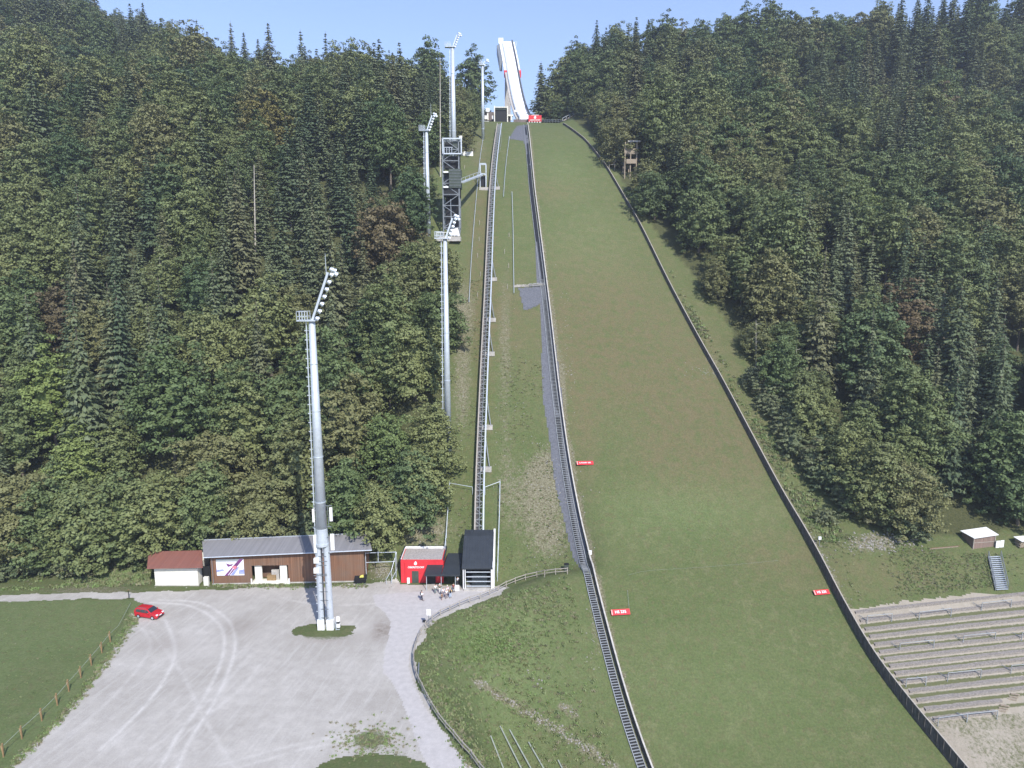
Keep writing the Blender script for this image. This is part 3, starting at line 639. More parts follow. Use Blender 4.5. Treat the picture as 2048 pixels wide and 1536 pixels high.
MB().tube((bl.x + .3, by(bl.x) - .08, ez(bl.x)), (bl.x + .3, by(bl.x) - .08, .1), .05).build('downpipe', 'galvd', bt)
# serving bay
by0 = by((nx0 + nx1) / 2)
bw = thing  # noqa
for x in (nx0 + .95, nx1 - .95): MB().box((x, by0 + .5, 1.75), (1.2, .3, 3.1)).build('bay_panel', 'cream', bt)
MB().box(((nx0 + nx1) / 2, by0 + 2.4, 1.75), (nx1 - nx0, .1, 3.3)).build('bay_back', 'barnwood', bt)
MB().box(((nx0 + nx1) / 2, by0 + .6, .14), (nx1 - nx0 + .3, 1.6, .28)).build('bay_floor', 'cream', bt)
MB().box(((nx0 + nx1) / 2 - .1, by0 + 1.0, .75), (1.5, .8, .9)).build('serving_counter', 'orange', bt)
mb = MB().box((nx1 - 2.6, by0 + 1.2, 1.2), (1.3, .5, 1.7)); mb.build('shelf_unit', 'conc', bt)
for x in (nx0 - .12, nx1 + .12): MB().box((x, by0 - .12, .5), (.22, .25, 1.0)).build('bollard', 'white', bt)
# picture banner on the barn wall
pc0, pc1 = W(433.5, 1150, 112).x, W(489, 1150, 112.3).x; bz0, bz1 = W(460, 1151, 112.15).z, W(460, 1118, 112.15).z; bY = by((pc0 + pc1) / 2) - .09
def bn(u, v, d=0): x = pc0 + u * (pc1 - pc0); return (x, by(x) - .07 - d, bz0 + v * (bz1 - bz0))
M['ban0'] = mat('banner_snow', (.74, .74, .80), nz=.08, nscale=1.2); M['ban1'] = mat('banner_purple', (.16, .05, .17), nz=.3, nscale=3); M['ban2'] = mat('banner_blue', (.28, .32, .62), nz=.3, nscale=3); M['ban3'] = mat('banner_rose', (.62, .20, .26)); M['ban4'] = mat('banner_sky', (.30, .33, .34))
bnr = MB().hexa([bn(0, 0), bn(1, 0), bn(1, 0, -.04), bn(0, 0, -.04)], [bn(0, 1), bn(1, 1), bn(1, 1, -.04), bn(0, 1, -.04)]).build('picture_banner', 'ban0', bt)
def patch(uv, m, d): MB().hexa([bn(u, v, d) for u, v in uv], [bn(u, v, d - .006) for u, v in uv]).build('print', m, bnr)
patch([(0, .84), (.83, .84), (.86, 1), (0, 1)], 'ban4', .008); patch([(.0, .2), (.28, .3), (.25, .38), (0, .36)], 'ban2', .008); patch([(.8, .08), (1, .08), (1, .36), (.8, .3)], 'ban2', .008)
patch([(.28, 0), (.46, .0), (1.0, .98), (.85, .98)], 'ban1', .012); patch([(.58, .42), (.70, .34), (.78, .48), (.70, .58), (.58, .56)], 'ban3', .016); patch([(.50, .02), (.62, .02), (.84, .5), (.74, .5)], 'ban2', .016)
patch([(.36, .74), (.50, .66), (.62, .70), (.56, .58), (.42, .52)], 'ban1', .012); patch([(.62, .02), (.65, .02), (.86, .42), (.83, .42)], 'ban0', .02); patch([(.40, .02), (.43, .02), (.64, .46), (.61, .46)], 'ban0', .02)
# garage
gl, gr = W(311, 1170.5, 111.7), W(397, 1169.5, 111.7); gh = 3.15
gt = thing('garage', ((gl.x + gr.x) / 2, 111.7, 0), 'low white garage with brown-red roof at the left end of the timber barn', 'garage')
MB().hexa([(gl.x, 111.7, .12), (gr.x, 111.7, .12), (gr.x, 116.5, .12), (gl.x, 116.5, .12)], [(gl.x, 111.7, gh), (gr.x, 111.7, gh), (gr.x, 116.5, gh + .9), (gl.x, 116.5, gh + .9)]).build('wall', 'cream', gt)
MB().box(((gl.x + gr.x) / 2, 111.75, .06), (gr.x - gl.x + .2, .3, .14)).build('plinth', 'conc', gt)
e1, e2, r1, r2 = W(294, 1136, 110.9), W(405.5, 1134, 110.9), W(297, 1103, 115.8), W(404, 1100.5, 115.8)
slab('roof', [e1, e2, r2, r1], .15, 'redroof', gt); MB().tube(e1 + Vector((0, -.06, -.08)), e2 + Vector((0, -.06, -.08)), .07).build('gutter', 'redroof', gt)
dx0 = W(397, 1160, 112).x; dx1 = W(422, 1160, 112).x
MB().box(((dx0 + dx1) / 2 - .4, 113.4, 1.4), (dx1 - dx0 - .5, .2, 2.8)).build('recess', 'dark', gt)
MB().box((dx1 - .75, 111.9, .8), (.8, .5, 1.5)).build('cabinet', 'cream', gt)
for k in range(1, 4): MB().box((gl.x + k * (gr.x - gl.x) / 4, 111.69, 1.6), (.05, .04, 2.8)).build('door_joint', 'cream', gt)

# skip, gate fence, ramp rail
s0 = Z(722, 1166); fr = frame((s0.x, s0.y, 0), R(8))
skp = thing('waste_skip', (s0.x, s0.y, 0), 'small black open waste skip holding something yellow at the right end of the barn', 'skip')
mb = MB(fr); mb.hexa([(-.8, -.55, .15), (.8, -.55, .15), (.8, .55, .15), (-.8, .55, .15)], [(-1.05, -.7, .9), (1.05, -.7, .9), (1.05, .7, 1.25), (-1.05, .7, 1.25)]).build('tub', 'dark', skp)
for x in (-.7, .7): MB(fr).box((x, -.2, .08), (.25, .9, .15)).build('runner', 'galvd', skp)
tag(MB(fr).hexa([(-.2, -.2, 1.1), (.5, -.2, 1.1), (.5, .2, 1.2), (-.2, .2, 1.2)], [(.0, -.1, 1.4), (.45, -.15, 1.35), (.4, .15, 1.45), (.05, .1, 1.42)]).build('yellow_bundle', mat('yellow', (.6, .55, .12)), None), 'yellow bundle lying in the black skip', 'bundle')
gy = 113.9; ga_, gb_ = W(731, 1125, gy), W(790, 1123, gy); gc_, gd_ = W(731, 1106, gy), W(791, 1104, gy)
gft = thing('gate', ((ga_.x + gb_.x) / 2, gy, 0), 'two-bar pale metal barrier between barn and kiosk', 'barrier')
MB().tube(ga_, gb_, .06).build('bar', 'galv', gft); MB().tube(gc_, gd_, .06).build('bar', 'galv', gft)
for q in (gd_, gc_): MB().beam((q.x, gy, 0), (q.x, gy, q.z + .1), .1).build('post', 'galv', gft)
MB().beam((W(756, 1106, gy).x, gy, 3.5), (W(756, 1095, gy).x, gy, 5.4), .1).build('post', 'galv', gft)
rt = thing('ramp_railing', Z(780, 1150), 'pale metal handrail of the short ramp left of the red kiosk', 'railing')
ra0, ra1, ra2 = Z(773, 1168), W(783, 1140, 112.8), W(793, 1104, 115)
mb = MB(); up = Vector((0, 0, .95)); mb.tube(ra0 + up * .9, ra1, .05); mb.tube(ra1, ra2, .05); mb.tube(ra0 + Vector((.9, 0, .85)), ra1 + Vector((.9, .2, 0)), .05); mb.build('handrail', 'galv', rt)
mb = MB()
for q in (ra0 + up * .9, ra1, ra2, ra0 + Vector((.9, 0, .85))): mb.beam((q.x, q.y, gz(q.x, q.y)), q, .07)
mb.build('post', 'galv', rt)

# ------------------------------------------------------------ floodlight masts
def lamp(parent, c, aim, r=.36):
    a = Vector(aim).normalized(); o = MB().tube(Vector(c) - a * .28, Vector(c) + a * .12, r * .55, r, 12).build('lamp', 'galv', parent, smooth=False)
    MB().tube(Vector(c) + a * .12, Vector(c) + a * .15, r * .9, r * .9, 12).build('lens', 'lens', o)
def mast(base, ztop, r0, r1, armend, nl, label, plat=1.6, legs=False, ladder=True, rod=5, side=1, name='floodlight_mast'):
    t = thing(name, base, label, 'floodlight mast', 'floodlight masts beside the hill')
    x, y, z = base; zs = z + (13.5 if legs else 0)
    if legs:
        for d in (-.68, .68):
            mb = MB(); mb.tube((x + d, y, z + 1.3), (x + d * .80, y, zs), .50, .46, 16, False); mb.build('leg', 'galv', t, True)
            MB().box((x + d, y - .05, z + .75), (1.05, 1.0, 1.7)).build('footing', 'white', t)
        MB().tube((x, y, zs - .1), (x, y, zs + .25), 1.0, 1.0, 24, True).tube((x, y, zs + .2), (x, y, zs + 2.6), .92, r0 + .01, 24, False).build('collar', 'galv', t)
        for k in range(9): MB().box((x, y - .46, z + 2 + k * 1.4), (1.2, .06, .1)).build('cross_tie', 'galvd', t)
        zs += 2.5
    MB().tube((x, y, zs), (x, y, ztop), r0, r1, 20, True).build('pole', 'galv', t, True)
    for k in range(4): zz = zs + (ztop - zs) * (k + .6) / 4.5; rr_ = r0 + (r1 - r0) * (k + .6) / 4.5; MB().tube((x, y, zz), (x, y, zz + .12), rr_ + .05, rr_ + .05, 20).build('flange', 'galv', t)
    if ladder:
        mb = MB(); o_ = r0 + .12; o2 = r1 + .2
        z0 = z + (1.5 if legs else 3)
        pa, pb = Vector((x - o_ - .15, y - .1, z0)), Vector((x - o2 - .12, y - .1, ztop))
        mb.beam(pa, pb, .14); n_ = int((ztop - z0) / 1.3)
        for k in range(n_): q = pa.lerp(pb, k / n_); mb.box((q.x - .12, q.y, q.z), (.34, .05, .14)); mb.box((q.x + .2, q.y, q.z), (.35, .04, .05))
        mb.build('ladder', 'galv', t)
    # platform with railing
    xp = x - plat * .35 * side; zp = ztop
    MB().box((xp - .1, y, zp + .08), (plat + 1.0, 1.5, .16)).build('platform', 'galv', t)
    mb = MB(); xa, xb = xp - (plat + 1) / 2 - .05, xp + .15; h = 1.35
    for yy in (y - .72, y + .72):
        for zz in (.65, h): mb.beam((xa, yy, zp + zz), (xb, yy, zp + zz), .06)
        for k in range(5): mb.beam((xa + (xb - xa) * k / 4, yy, zp + .1), (xa + (xb - xa) * k / 4, yy, zp + h), .06)
    for zz in (.65, h): mb.beam((xa, y - .72, zp + zz), (xa, y + .72, zp + zz), .06)
    mb.build('railing', 'galv', t)
    a0 = Vector((x + .05, y, ztop)); a1 = Vector(armend)
    MB().beam(a0, a1, .34, .3).build('lamp_arm', 'galv', t)
    aim = Vector((.75, .45, -.45)); d = a1 - a0
    for k in range(nl):
        q = a0.lerp(a1, .06 + .9 * k / (nl - 1)) + Vector((.62, -.1, -.05)); lamp(t, q, aim)
    for (dx, dz) in ((.95, .35), (1.15, -.15), (.55, .5)): lamp(t, a1 + Vector((dx, -.1, dz - .1)), aim)
    for k in range(nl): q = a0.lerp(a1, .06 + .9 * k / (nl - 1)); MB().beam(q, q + Vector((.5, -.1, -.05)), .07).build('lamp_bracket', 'galvd', t)
    if rod: MB().tube(a1 + Vector((-.25, 0, -.2)), a1 + Vector((-.3, 0, rod)), .05, .025, 6).build('lightning_rod', 'galv', t)
    return t
b1 = Z(653, 1257); zt1 = W(627, 642, b1.y).z
m1 = mast((b1.x, b1.y, 0), zt1, .80, .44, W(656, 545, b1.y), 7, 'tall galvanised floodlight mast on twin white footings in front of the barn, nearest the camera', legs=True, rod=2.6)
def antenna(px, py0, py1, dx, yy=-.3, w=.42):
    a_, b_ = W(px, py0, b1.y + yy), W(px, py1, b1.y + yy); MB().box(((a_.x + b_.x) / 2, b1.y + yy, (a_.z + b_.z) / 2), (w, .2, abs(a_.z - b_.z))).build('antenna_panel', 'white', m1)
antenna(662, 1015, 1042, 0); antenna(665, 1068, 1100, 0, w=.55); antenna(627, 1018, 1044, 0, w=.32); antenna(631, 1070, 1105, 0, w=.5)
mb = MB()
for py in (1010, 1052, 1073, 1104): q = W(644, py, b1.y); mb.beam((q.x - 1.2, b1.y - .3, q.z), (q.x + 1.5, b1.y - .3, q.z), .09)
for py in (1120, 1148): q = W(640, py, b1.y); mb.beam((q.x - .8, b1.y - .5, q.z), (q.x + 1.2, b1.y - .5, q.z), .08)
q = W(656, 1010, b1.y); q2 = W(659, 1052, b1.y); mb.beam((q.x, b1.y - .3, q.z), (q2.x, b1.y - .3, q2.z), .07); mb.build('antenna_bracket', 'galvd', m1)
for py in (1121, 1141): q = W(633, py, b1.y - .5); MB().box((q.x, q.y, q.z), (.75, .4, .75)).build('radio_box', 'white', m1)
mb = MB().tube((b1.x - .05, b1.y - .5, 1), (b1.x - .1, b1.y - .45, 17.5), .07, .07, 6); mb.build('cable', 'dark', m1)
def slopemast(bx, by_, tx, ty, ax, ay, **kw):
    h = hit(bx, by_); q = W(tx, ty, h.y); a_ = W(ax, ay, h.y)
    return mast((q.x, h.y, h.z - .5), q.z, kw.pop('r0', .7), kw.pop('r1', .38), a_, kw.pop('nl', 6), **kw)
slopemast(900, 905, 890, 478, 905, 436, label='floodlight mast rising from trees left of the lift track, platform before the lattice tower foot', rod=3.5)
slopemast(860, 470, 853, 262, 864, 231, label='galvanised floodlight mast left of the lattice judging tower, half hidden by trees', rod=3)
slopemast(913, 350, 905, 95, 914, 70, label='tallest distant floodlight mast, standing behind the judging tower and reaching into the sky', rod=0, r0=.9, r1=.5, plat=2)
h = hit(966, 278); q = W(965, 131, h.y)
mast((q.x, h.y, h.z), q.z, .55, .42, W(970, 122, h.y), 2, 'thin white mast at the forest edge by the upper lift station', plat=.6, rod=0, ladder=False)

# ------------------------------------------------------------ weather device by the mast foot
wq = Z(677, 1260); wt = thing('measuring_device', wq, 'small white measuring device on a thin stand at the right foot of the nearest mast', 'device')
MB().box((wq.x - .35, wq.y, .7), (.12, .12, 1.4)).beam((wq.x - .35, wq.y, .1), (wq.x + .2, wq.y, .1), .1).build('stand', 'galv', wt)
MB().tube((wq.x, wq.y - .1, 1.5), (wq.x, wq.y - .1, 2.2), .33, .27, 12).build('head', 'white', wt, bevel=.05); MB().box((wq.x + .02, wq.y, .75), (.5, .4, .55)).build('control_box', 'white', wt); MB().box((wq.x + .02, wq.y, 1.25), (.4, .3, .2)).build('joint', 'dark', wt)

# ------------------------------------------------------------ judging tower, stairs bridge
jh = hit(898, 477); jy = jh.y
def J(px, py, dy=0): return W(px, py, jy + dy)
jt = thing('judging_tower', (J(903, 477).x, jy, jh.z), 'tall dark steel lattice judging tower with two sheet-clad cabins left of the lift track', 'tower')
JX0, JX1 = J(887, 440).x, J(919, 440).x; zb = jh.z; ztp = J(905, 276).z; D = 4.2
mb = MB()
for x in (JX0, JX1):
    for y in (jy, jy + D): mb.beam((x, y, zb - 1), (x, y, ztp - (.0 if x == JX0 else 0)), .3)
mb.build('steel_column', 'galvd', jt)
mb = MB(); nb = 9
for k in range(nb):
    z0 = zb + (ztp - zb) * k / nb; z1 = zb + (ztp - zb) * (k + 1) / nb
    for y in (jy, jy + D):
        mb.beam((JX0, y, z1), (JX1, y, z1), .2); a_, b_ = (JX0, JX1) if k % 2 else (JX1, JX0); mb.beam((a_, y, z0), (b_, y, z1), .17)
    for x in (JX0, JX1): mb.beam((x, jy, z1), (x, jy + D, z1), .2); mb.beam((x, jy, z0), (x, jy + D, z1), .15)
mb.build('bracing', 'galvd', jt)
def jbox(x0, y0, x1, y1, m, name, dy=0, dep=D, par=None):
    a_, b_ = J(x0, y0), J(x1, y1); return MB().box(((a_.x + b_.x) / 2, jy + dy + dep / 2, (a_.z + b_.z) / 2), (abs(b_.x - a_.x), dep, abs(a_.z - b_.z))).build(name, m, par or jt)
c_ = jbox(898, 338, 922, 376, 'greensheet', 'cabin', -.4, D + .4)
for k in range(6): q = J(910, 341 + k * 6); MB().box((q.x, jy - .45, q.z), (J(922, 340).x - J(898, 340).x, .1, .1)).build('sheet_rib', 'galvd', c_)
jbox(886, 376, 920, 392, 'dark', 'lower_deck', 0)
jbox(888, 310, 919, 336, 'dark', 'stair_enclosure', 1.8, 2.2); jbox(888, 346, 897, 372, 'dark', 'stair_core', .8, 2.5); jbox(889, 392, 918, 470, 'dark', 'rear_screen', 3.4, .3)
jbox(887, 343, 897, 346, 'white', 'landing', -.6, 3); jbox(887, 373, 897, 376, 'white', 'landing', -.6, 3)
jbox(905, 282, 921, 305, 'greensheet', 'upper_cabin', .3, D - .3); jbox(888, 282, 905, 300, 'dark', 'upper_room', 1.6, D - 2)
fr_ = MB(); a_, b_ = J(886, 278), J(923, 308)
for x in (a_.x, b_.x): fr_.beam((x, jy - .5, b_.z), (x, jy - .5, a_.z), .3)
for z in (a_.z, b_.z): fr_.beam((a_.x, jy - .5, z), (b_.x, jy - .5, z), .3)
for px in (889, 894, 899, 904): q = J(px, 306); fr_.beam((q.x, jy - .6, b_.z), (q.x, jy - .6, b_.z + 1.6), .12)
q = J(896, 295); fr_.beam((a_.x, jy - .6, b_.z + 1.6), (J(906, 300).x, jy - .6, b_.z + 1.6), .12); fr_.build('front_frame', 'galv', jt)
q = J(921, 272); MB().tube((q.x, jy, q.z - 1.5), (q.x, jy, q.z), .3, .5, 10).build('dish', 'white', jt)
MB().box((J(898, 478).x, jy - 1.2, zb - .2), (6.6, 3.2, 1.2)).build('foundation', 'conc', jt)
mb = MB()
for k in range(7): mb.beam((J(876 + k * 7, 470).x, jy - 2.6, zb + .3), (J(876 + k * 7, 470).x, jy - 2.6, zb + 1.6), .1)
mb.beam((J(876, 470).x, jy - 2.6, zb + 1.5), (J(918, 470).x, jy - 2.6, zb + 1.5), .12); mb.build('railing', 'white', jt)
tag(MB(frame(J(911, 468, -1.2))).hexa([(-1.3, -.6, -.5), (1.1, -.6, -.5), (1.2, .6, -.5), (-1.2, .6, -.5)], [(-.9, -.5, 1.2), (.7, -.5, 1.6), (.7, .5, 1.5), (-.9, .5, 1.1)]).build('covered_gear', 'white', None), 'white sheeted gear heaped on the platform at the foot of the judging tower', 'covered gear')
h = hit(966, 378); hy = h.y
ls = thing('lift_stop', (W(966, 376, hy).x, hy, h.z), 'narrow open frame lift stop beside the track, joined by a footbridge to the judging tower', 'lift stop')
a_, b_ = W(960, 327, hy), W(972, 376, hy); mb = MB()
for y in (hy, hy + 2.2):
    for x in (a_.x, b_.x): mb.beam((x, y, h.z - .6), (x, y, a_.z), .22)
    for z in (a_.z, (a_.z + b_.z) / 2 + .6, b_.z): mb.beam((a_.x, y, z), (b_.x, y, z), .22)
mb.build('frame', 'galv', ls); MB().box(((a_.x + b_.x) / 2, hy + 1.4, (a_.z * .3 + b_.z * .7)), (b_.x - a_.x - .4, .6, 3.0)).build('cage', 'dark', ls)
MB().box(((a_.x + b_.x) / 2 + .3, hy, b_.z - .3), (3, 1.2, .9)).build('footing', 'conc', ls)
bq0 = J(923, 365, 1); bq1 = W(962, 350, hy + .3)
br_ = thing('footbridge', bq0, 'pale slanting footbridge from the judging tower cabin to the lift stop', 'footbridge')
MB().beam(bq0, bq1, 1.2, .35).build('deck', 'galv', br_); mb = MB(); mb.beam(bq0 + Vector((0, -.6, 1)), bq1 + Vector((0, -.6, 1)), .1)
for k in range(6): q = bq0.lerp(bq1, k / 5) + Vector((0, -.6, 0)); mb.beam(q, q + Vector((0, 0, 1)), .07)
mb.build('railing', 'galv', br_)
def groundbox(name, px0, py0, px1, py1, dep, m, label, cat, base=None):
    h = hit((px0 + px1) / 2, base or py1); a_, b_ = W(px0, py0, h.y), W(px1, py1, h.y)
    t = thing(name, ((a_.x + b_.x) / 2, h.y, b_.z), label, cat); return t, a_, b_, h.y
# pale hoarding behind the tower
h = hit(935, 316)
hb = thing('hoarding', h, 'long white hoarding with posts behind the judging tower', 'hoarding')
for (x0, y0, x1, y1, dy) in ((866, 306, 888, 317, 0), (922, 303, 946, 314, 2)):
    a_, b_ = W(x0, y0, h.y + dy), W(x1, y1, h.y + dy); MB().box(((a_.x + b_.x) / 2, h.y + dy, (a_.z + b_.z) / 2), (b_.x - a_.x, .3, a_.z - b_.z)).build('panel', 'white', hb)
    mb = MB()
    for k in range(4): x = a_.x + (b_.x - a_.x) * k / 3; mb.beam((x, h.y + dy + .3, b_.z - 2), (x, h.y + dy + .3, a_.z + .9), .15)
    mb.beam((a_.x, h.y + dy + .3, a_.z + .8), (b_.x, h.y + dy + .3, a_.z + .8), .1); mb.build('post', 'woodg', hb)

# ------------------------------------------------------------ hilltop: in-run, portal, sheds
ir = thing('inrun', (6.0, 305, 112), 'white in-run of the ski jump rising on a tall concrete girder against the sky', 'ski jump inrun')
mprof = np.array([0, 8, 16, 28, 42, 60, 85, 112.]); zprof = np.array([116.0, 118.6, 121.6, 127, 134.5, 146, 163.5, 180.5])
def irp(m): z = float(np.interp(m, np.linspace(0, 112, 57), _irz)); return Vector((6.0 - .078 * m, 305 + .995 * m, z))
_m = np.linspace(0, 112, 57); _irz = np.interp(_m, mprof, zprof); kk_ = np.hanning(11); kk_ /= kk_.sum(); _irz = np.convolve(np.pad(_irz, 5, mode='reflect', reflect_type='odd'), kk_, mode='valid')
def irloft(name, m0, m1, x0, x1, d0, d1, m, mat_):
    rings = []
    for mm in np.linspace(m0, m1, max(3, int((m1 - m0) / 3))):
        p = irp(mm); wd = 1.0 + .10 * mm / 112
        rings.append([(p.x + x0 * wd, p.y, p.z + d0), (p.x + x1 * wd, p.y, p.z + d0), (p.x + x1 * wd, p.y, p.z + d1), (p.x + x0 * wd, p.y, p.z + d1)])
    return MB().loft(rings).build(name, mat_, ir)
M['track'] = mat('inrun_white', (.85, .86, .88), rough=.6, nz=.03, nscale=.6); M['brownconc'] = mat('brown_wall', (.17, .14, .13), rough=.9, nz=.2, nscale=1)
irloft('track', 0, 112, -2.2, 2.2, -.25, .05, 0, 'track'); irloft('girder', 4, 108, -2.4, 2.2, -4.2, -.3, 0, 'conc')
irloft('side_wall', 0, 112, -2.9, -2.25, -.3, .95, 0, 'galv'); irloft('side_wall', 0, 112, 2.25, 2.55, -.3, 1.0, 0, 'anthracite'); irloft('side_stair', 3, 112, -3.9, -2.95, -.5, .1, 0, 'conc'); irloft('side_fascia', 3, 112, 2.6, 2.9, -2.2, .9, 0, 'galvd')
irloft('start_platform', 72, 110, -4.2, -2.9, -.8, .3, 0, 'cream'); irloft('start_platform', 72, 110, 2.5, 3.6, -.8, .35, 0, 'track'); irloft('platform_front', 70, 73, -4.2, -2.9, -2.6, .2, 0, 'red'); irloft('platform_front', 70, 73, 3.0, 3.9, -2.6, .2, 0, 'red')
irloft('lift_shaft', 84, 108, -5.6, -4.3, -5.5, -.6, 0, 'galvd')
p = irp(108); mb = MB(); mb.box((p.x - 3.8, p.y + 1, p.z + 1.6), (2.6, 3, 3.0)).build('start_house', 'white', ir)
mb = MB(); mb.box((p.x + 1, p.y + 3.5, p.z + 1.2), (8.4, .2, .2))
for k in range(8): mb.box((p.x - 3 + k * 1.15, p.y + 3.5, p.z + .9), (.14, .14, 2.6))
mb.box((p.x + 1, p.y + 3.5, p.z + 2.2), (8.4, .2, .15)); mb.build('railing', 'galv', ir)
p2 = irp(101); MB().tube((p2.x - .6, p2.y, p2.z + .25), (p2.x + 1.6, p2.y, p2.z + .3), .28, .28, 8).build('start_bar', 'galvd', ir)
MB().hexa([(p.x - 2, p.y - 6, 112), (p.x + 2, p.y - 6, 112), (p.x + 2, p.y + 2, 112), (p.x - 2, p.y + 2, 112)], [(p.x - 1.4, p.y - 6, p.z - 4), (p.x + 1.4, p.y - 6, p.z - 4), (p.x + 1.4, p.y + 2, p.z - 3), (p.x - 1.4, p.y + 2, p.z - 3)]).build('pylon', 'conc', ir)
MB().box((4.9, 305.6, 113.4), (8.6, 2, 5.0)).build('takeoff_wall', 'brownconc', ir)
rb_a, rb_b = W(1057, 230.5, 302.5), W(1083, 243, 302.5)
rb = thing('trainers_stand', ((rb_a.x + rb_b.x) / 2, 302.5, 111), 'red box stand with white emblem on white legs at the crest of the slope', 'stand')
MB().box(((rb_a.x + rb_b.x) / 2, 304, (rb_a.z + rb_b.z) / 2), (rb_b.x - rb_a.x, 3, rb_a.z - rb_b.z)).build('box', 'red', rb)
ccx = (rb_a.x + rb_b.x) / 2
MB().hexa([(ccx + a * 2.2, 302.4, rb_a.z - 1.0 + b * 1.7) for a, b in em], [(ccx + a * 2.2, 302.49, rb_a.z - 1.0 + b * 1.7) for a, b in em]).build('emblem', 'white', rb)
textobj('OBERSTDORF', (ccx, 302.42, rb_b.z + .55), .72, 'white', rb, RX)
MB().hexa([(ccx - 1.8, 303, rb_a.z + .02), (ccx + 1.6, 303, rb_a.z + .02), (ccx + 1.2, 305, rb_a.z + .02), (ccx - .2, 305, rb_a.z + .02)], [(ccx - 1.2, 303, rb_a.z + .3), (ccx + 1.5, 303, rb_a.z + .3), (ccx + 1.2, 305, rb_a.z + .6), (ccx + .4, 305, rb_a.z + .5)]).build('cover', 'white', rb)
for k in range(5): MB().box((rb_a.x + .4 + k * 1.1, 302.8, rb_b.z - .75), (.5, .5, 1.5)).build('leg', 'white', rb)
# top portal of the lift
py_ = 297.0; a_, b_ = W(988.5, 214.5, py_), W(1015.5, 248, py_)
pt = thing('upper_lift_station', ((a_.x + b_.x) / 2, py_, b_.z), 'dark upper lift station with pale square portal frame at the top of the track', 'station')
mb = MB()
for x in (a_.x + .1, b_.x - .1): mb.beam((x, py_, b_.z - 3), (x, py_, a_.z + .5), .38)
mb.beam((a_.x, py_, a_.z), (b_.x, py_, a_.z), .35); mb.build('portal_frame', 'cream', pt)
MB().box(((a_.x + b_.x) / 2, py_ + 4, (a_.z + b_.z) / 2 - .3), (b_.x - a_.x - .5, 7, a_.z - b_.z - .2)).build('hall', 'dark', pt)
MB().box(((a_.x + b_.x) / 2, py_ + .3, a_.z - .55), (b_.x - a_.x - .7, .3, .7)).build('lintel', 'greensheet', pt)
def wbox(par, px0, py0, px1, py1, y, m, name, dep=.5):
    a_, b_ = W(px0, py0, y), W(px1, py1, y); return MB().box(((a_.x + b_.x) / 2, y + dep / 2, (a_.z + b_.z) / 2), (b_.x - a_.x, dep, a_.z - b_.z)).build(name, m, par)
sh = thing('shed', W(975, 250, 296), 'small white shed with terrace boxes just left of the upper lift station', 'shed')
wbox(sh, 965, 242, 978, 251, 296, 'white', 'front_wall', 3); wbox(sh, 979, 243, 985, 250, 296.2, 'white', 'box'); wbox(sh, 966, 231, 975, 238, 298.5, 'white', 'upper_wall', 2); wbox(sh, 984, 231, 989, 238, 298, 'white', 'box'); wbox(sh, 971.5, 216, 979, 223.5, 300, 'white', 'signal_box', 1); wbox(sh, 974, 223, 977, 240, 300.5, 'cream', 'post'); wbox(sh, 967, 224, 990, 241, 302, 'brownconc', 'rear_wall', 2)
sh2 = thing('shelter', W(1020, 248, 299), 'small pale framed shelter between upper lift station and take-off', 'shelter')
wbox(sh2, 1016, 229, 1026, 232, 299, 'cream', 'roof', 2); wbox(sh2, 1021.5, 232, 1024, 240, 299, 'cream', 'post'); wbox(sh2, 1016, 232, 1021, 246, 300.5, 'brownconc', 'back', 1); wbox(sh2, 1029, 219.5, 1034, 224, 303.2, 'white', 'lamp_box', .5)
rl_ = thing('platform_railing', W(1100, 245, 303), 'thin dark railing along the crest of the landing slope right of the red stand', 'railing')
mb = MB(); q0, q1 = W(1083, 246, 303), W(1122, 246, 303)
for z in (.55, 1.1): mb.beam((q0.x, 303, 114.3 + z), (q1.x, 303, 114.3 + z), .09)
for k in range(8): mb.beam((q0.x + (q1.x - q0.x) * k / 7, 303, 113), (q0.x + (q1.x - q0.x) * k / 7, 303, 115.4), .09)
mb.build('rail', 'galvd', rl_)
# slanted stair at the right of the crest
s0, s1 = W(1125, 242, 302), W(1160, 224, 306)
sst = thing('timber_stair', s0, 'grey slanted stair climbing into the trees at the top right of the landing slope', 'staircase')
MB().beam(s0, s1, 1.6, .3).build('flight', 'woodg', sst); mb = MB(); mb.beam(s0 + Vector((0, -.8, 1)), s1 + Vector((0, -.8, 1)), .14)
for k in range(6): q = s0.lerp(s1, k / 5) + Vector((0, -.8, 0)); mb.beam(q, q + Vector((0, 0, 1)), .1)
mb.build('handrail', 'galv', sst)
# stilted wooden lookout among the right-hand trees
h = hit(1262, 352); ly = h.y - 2
lo = thing('lookout_cabin', (W(1265, 340, ly).x, ly, h.z), 'two-level wooden lookout on stilts among the trees right of the slope', 'cabin')
wbox(lo, 1249, 297, 1275, 306, ly, 'wood', 'upper_parapet', .3); wbox(lo, 1253, 318, 1272, 327, ly - .5, 'wood', 'lower_parapet', .3); wbox(lo, 1256, 281, 1281, 283.5, ly, 'conc', 'roof', 4); wbox(lo, 1252, 306.5, 1275, 308, ly, 'wood', 'floor', 4); wbox(lo, 1252, 284, 1276, 328, ly + 3, 'dark', 'rear_wall', .3)
mb = MB()
for px in (1251, 1262, 1274):
    for dy in (.2, 3.4): q = W(px, 290, ly); mb.beam((q.x, ly + dy, gz(q.x, ly + dy) - .5), (q.x, ly + dy, W(px, 284, ly).z), .3)
mb.build('stilt', 'wood', lo)
h = hit(1222, 338); cs = thing('camera_stand', h, 'small timber camera stand beside the right wall below the lookout', 'stand')
fr = frame(h); MB(fr).box((.2, 0, 1.3), (2.0, 1.6, .15)).build('deck', 'woodg', cs)
mb = MB(fr)
for x in (-.7, 1.1):
    for y in (-.7, .7): mb.beam((x, y, -.6), (x, y, 2.3), .14)
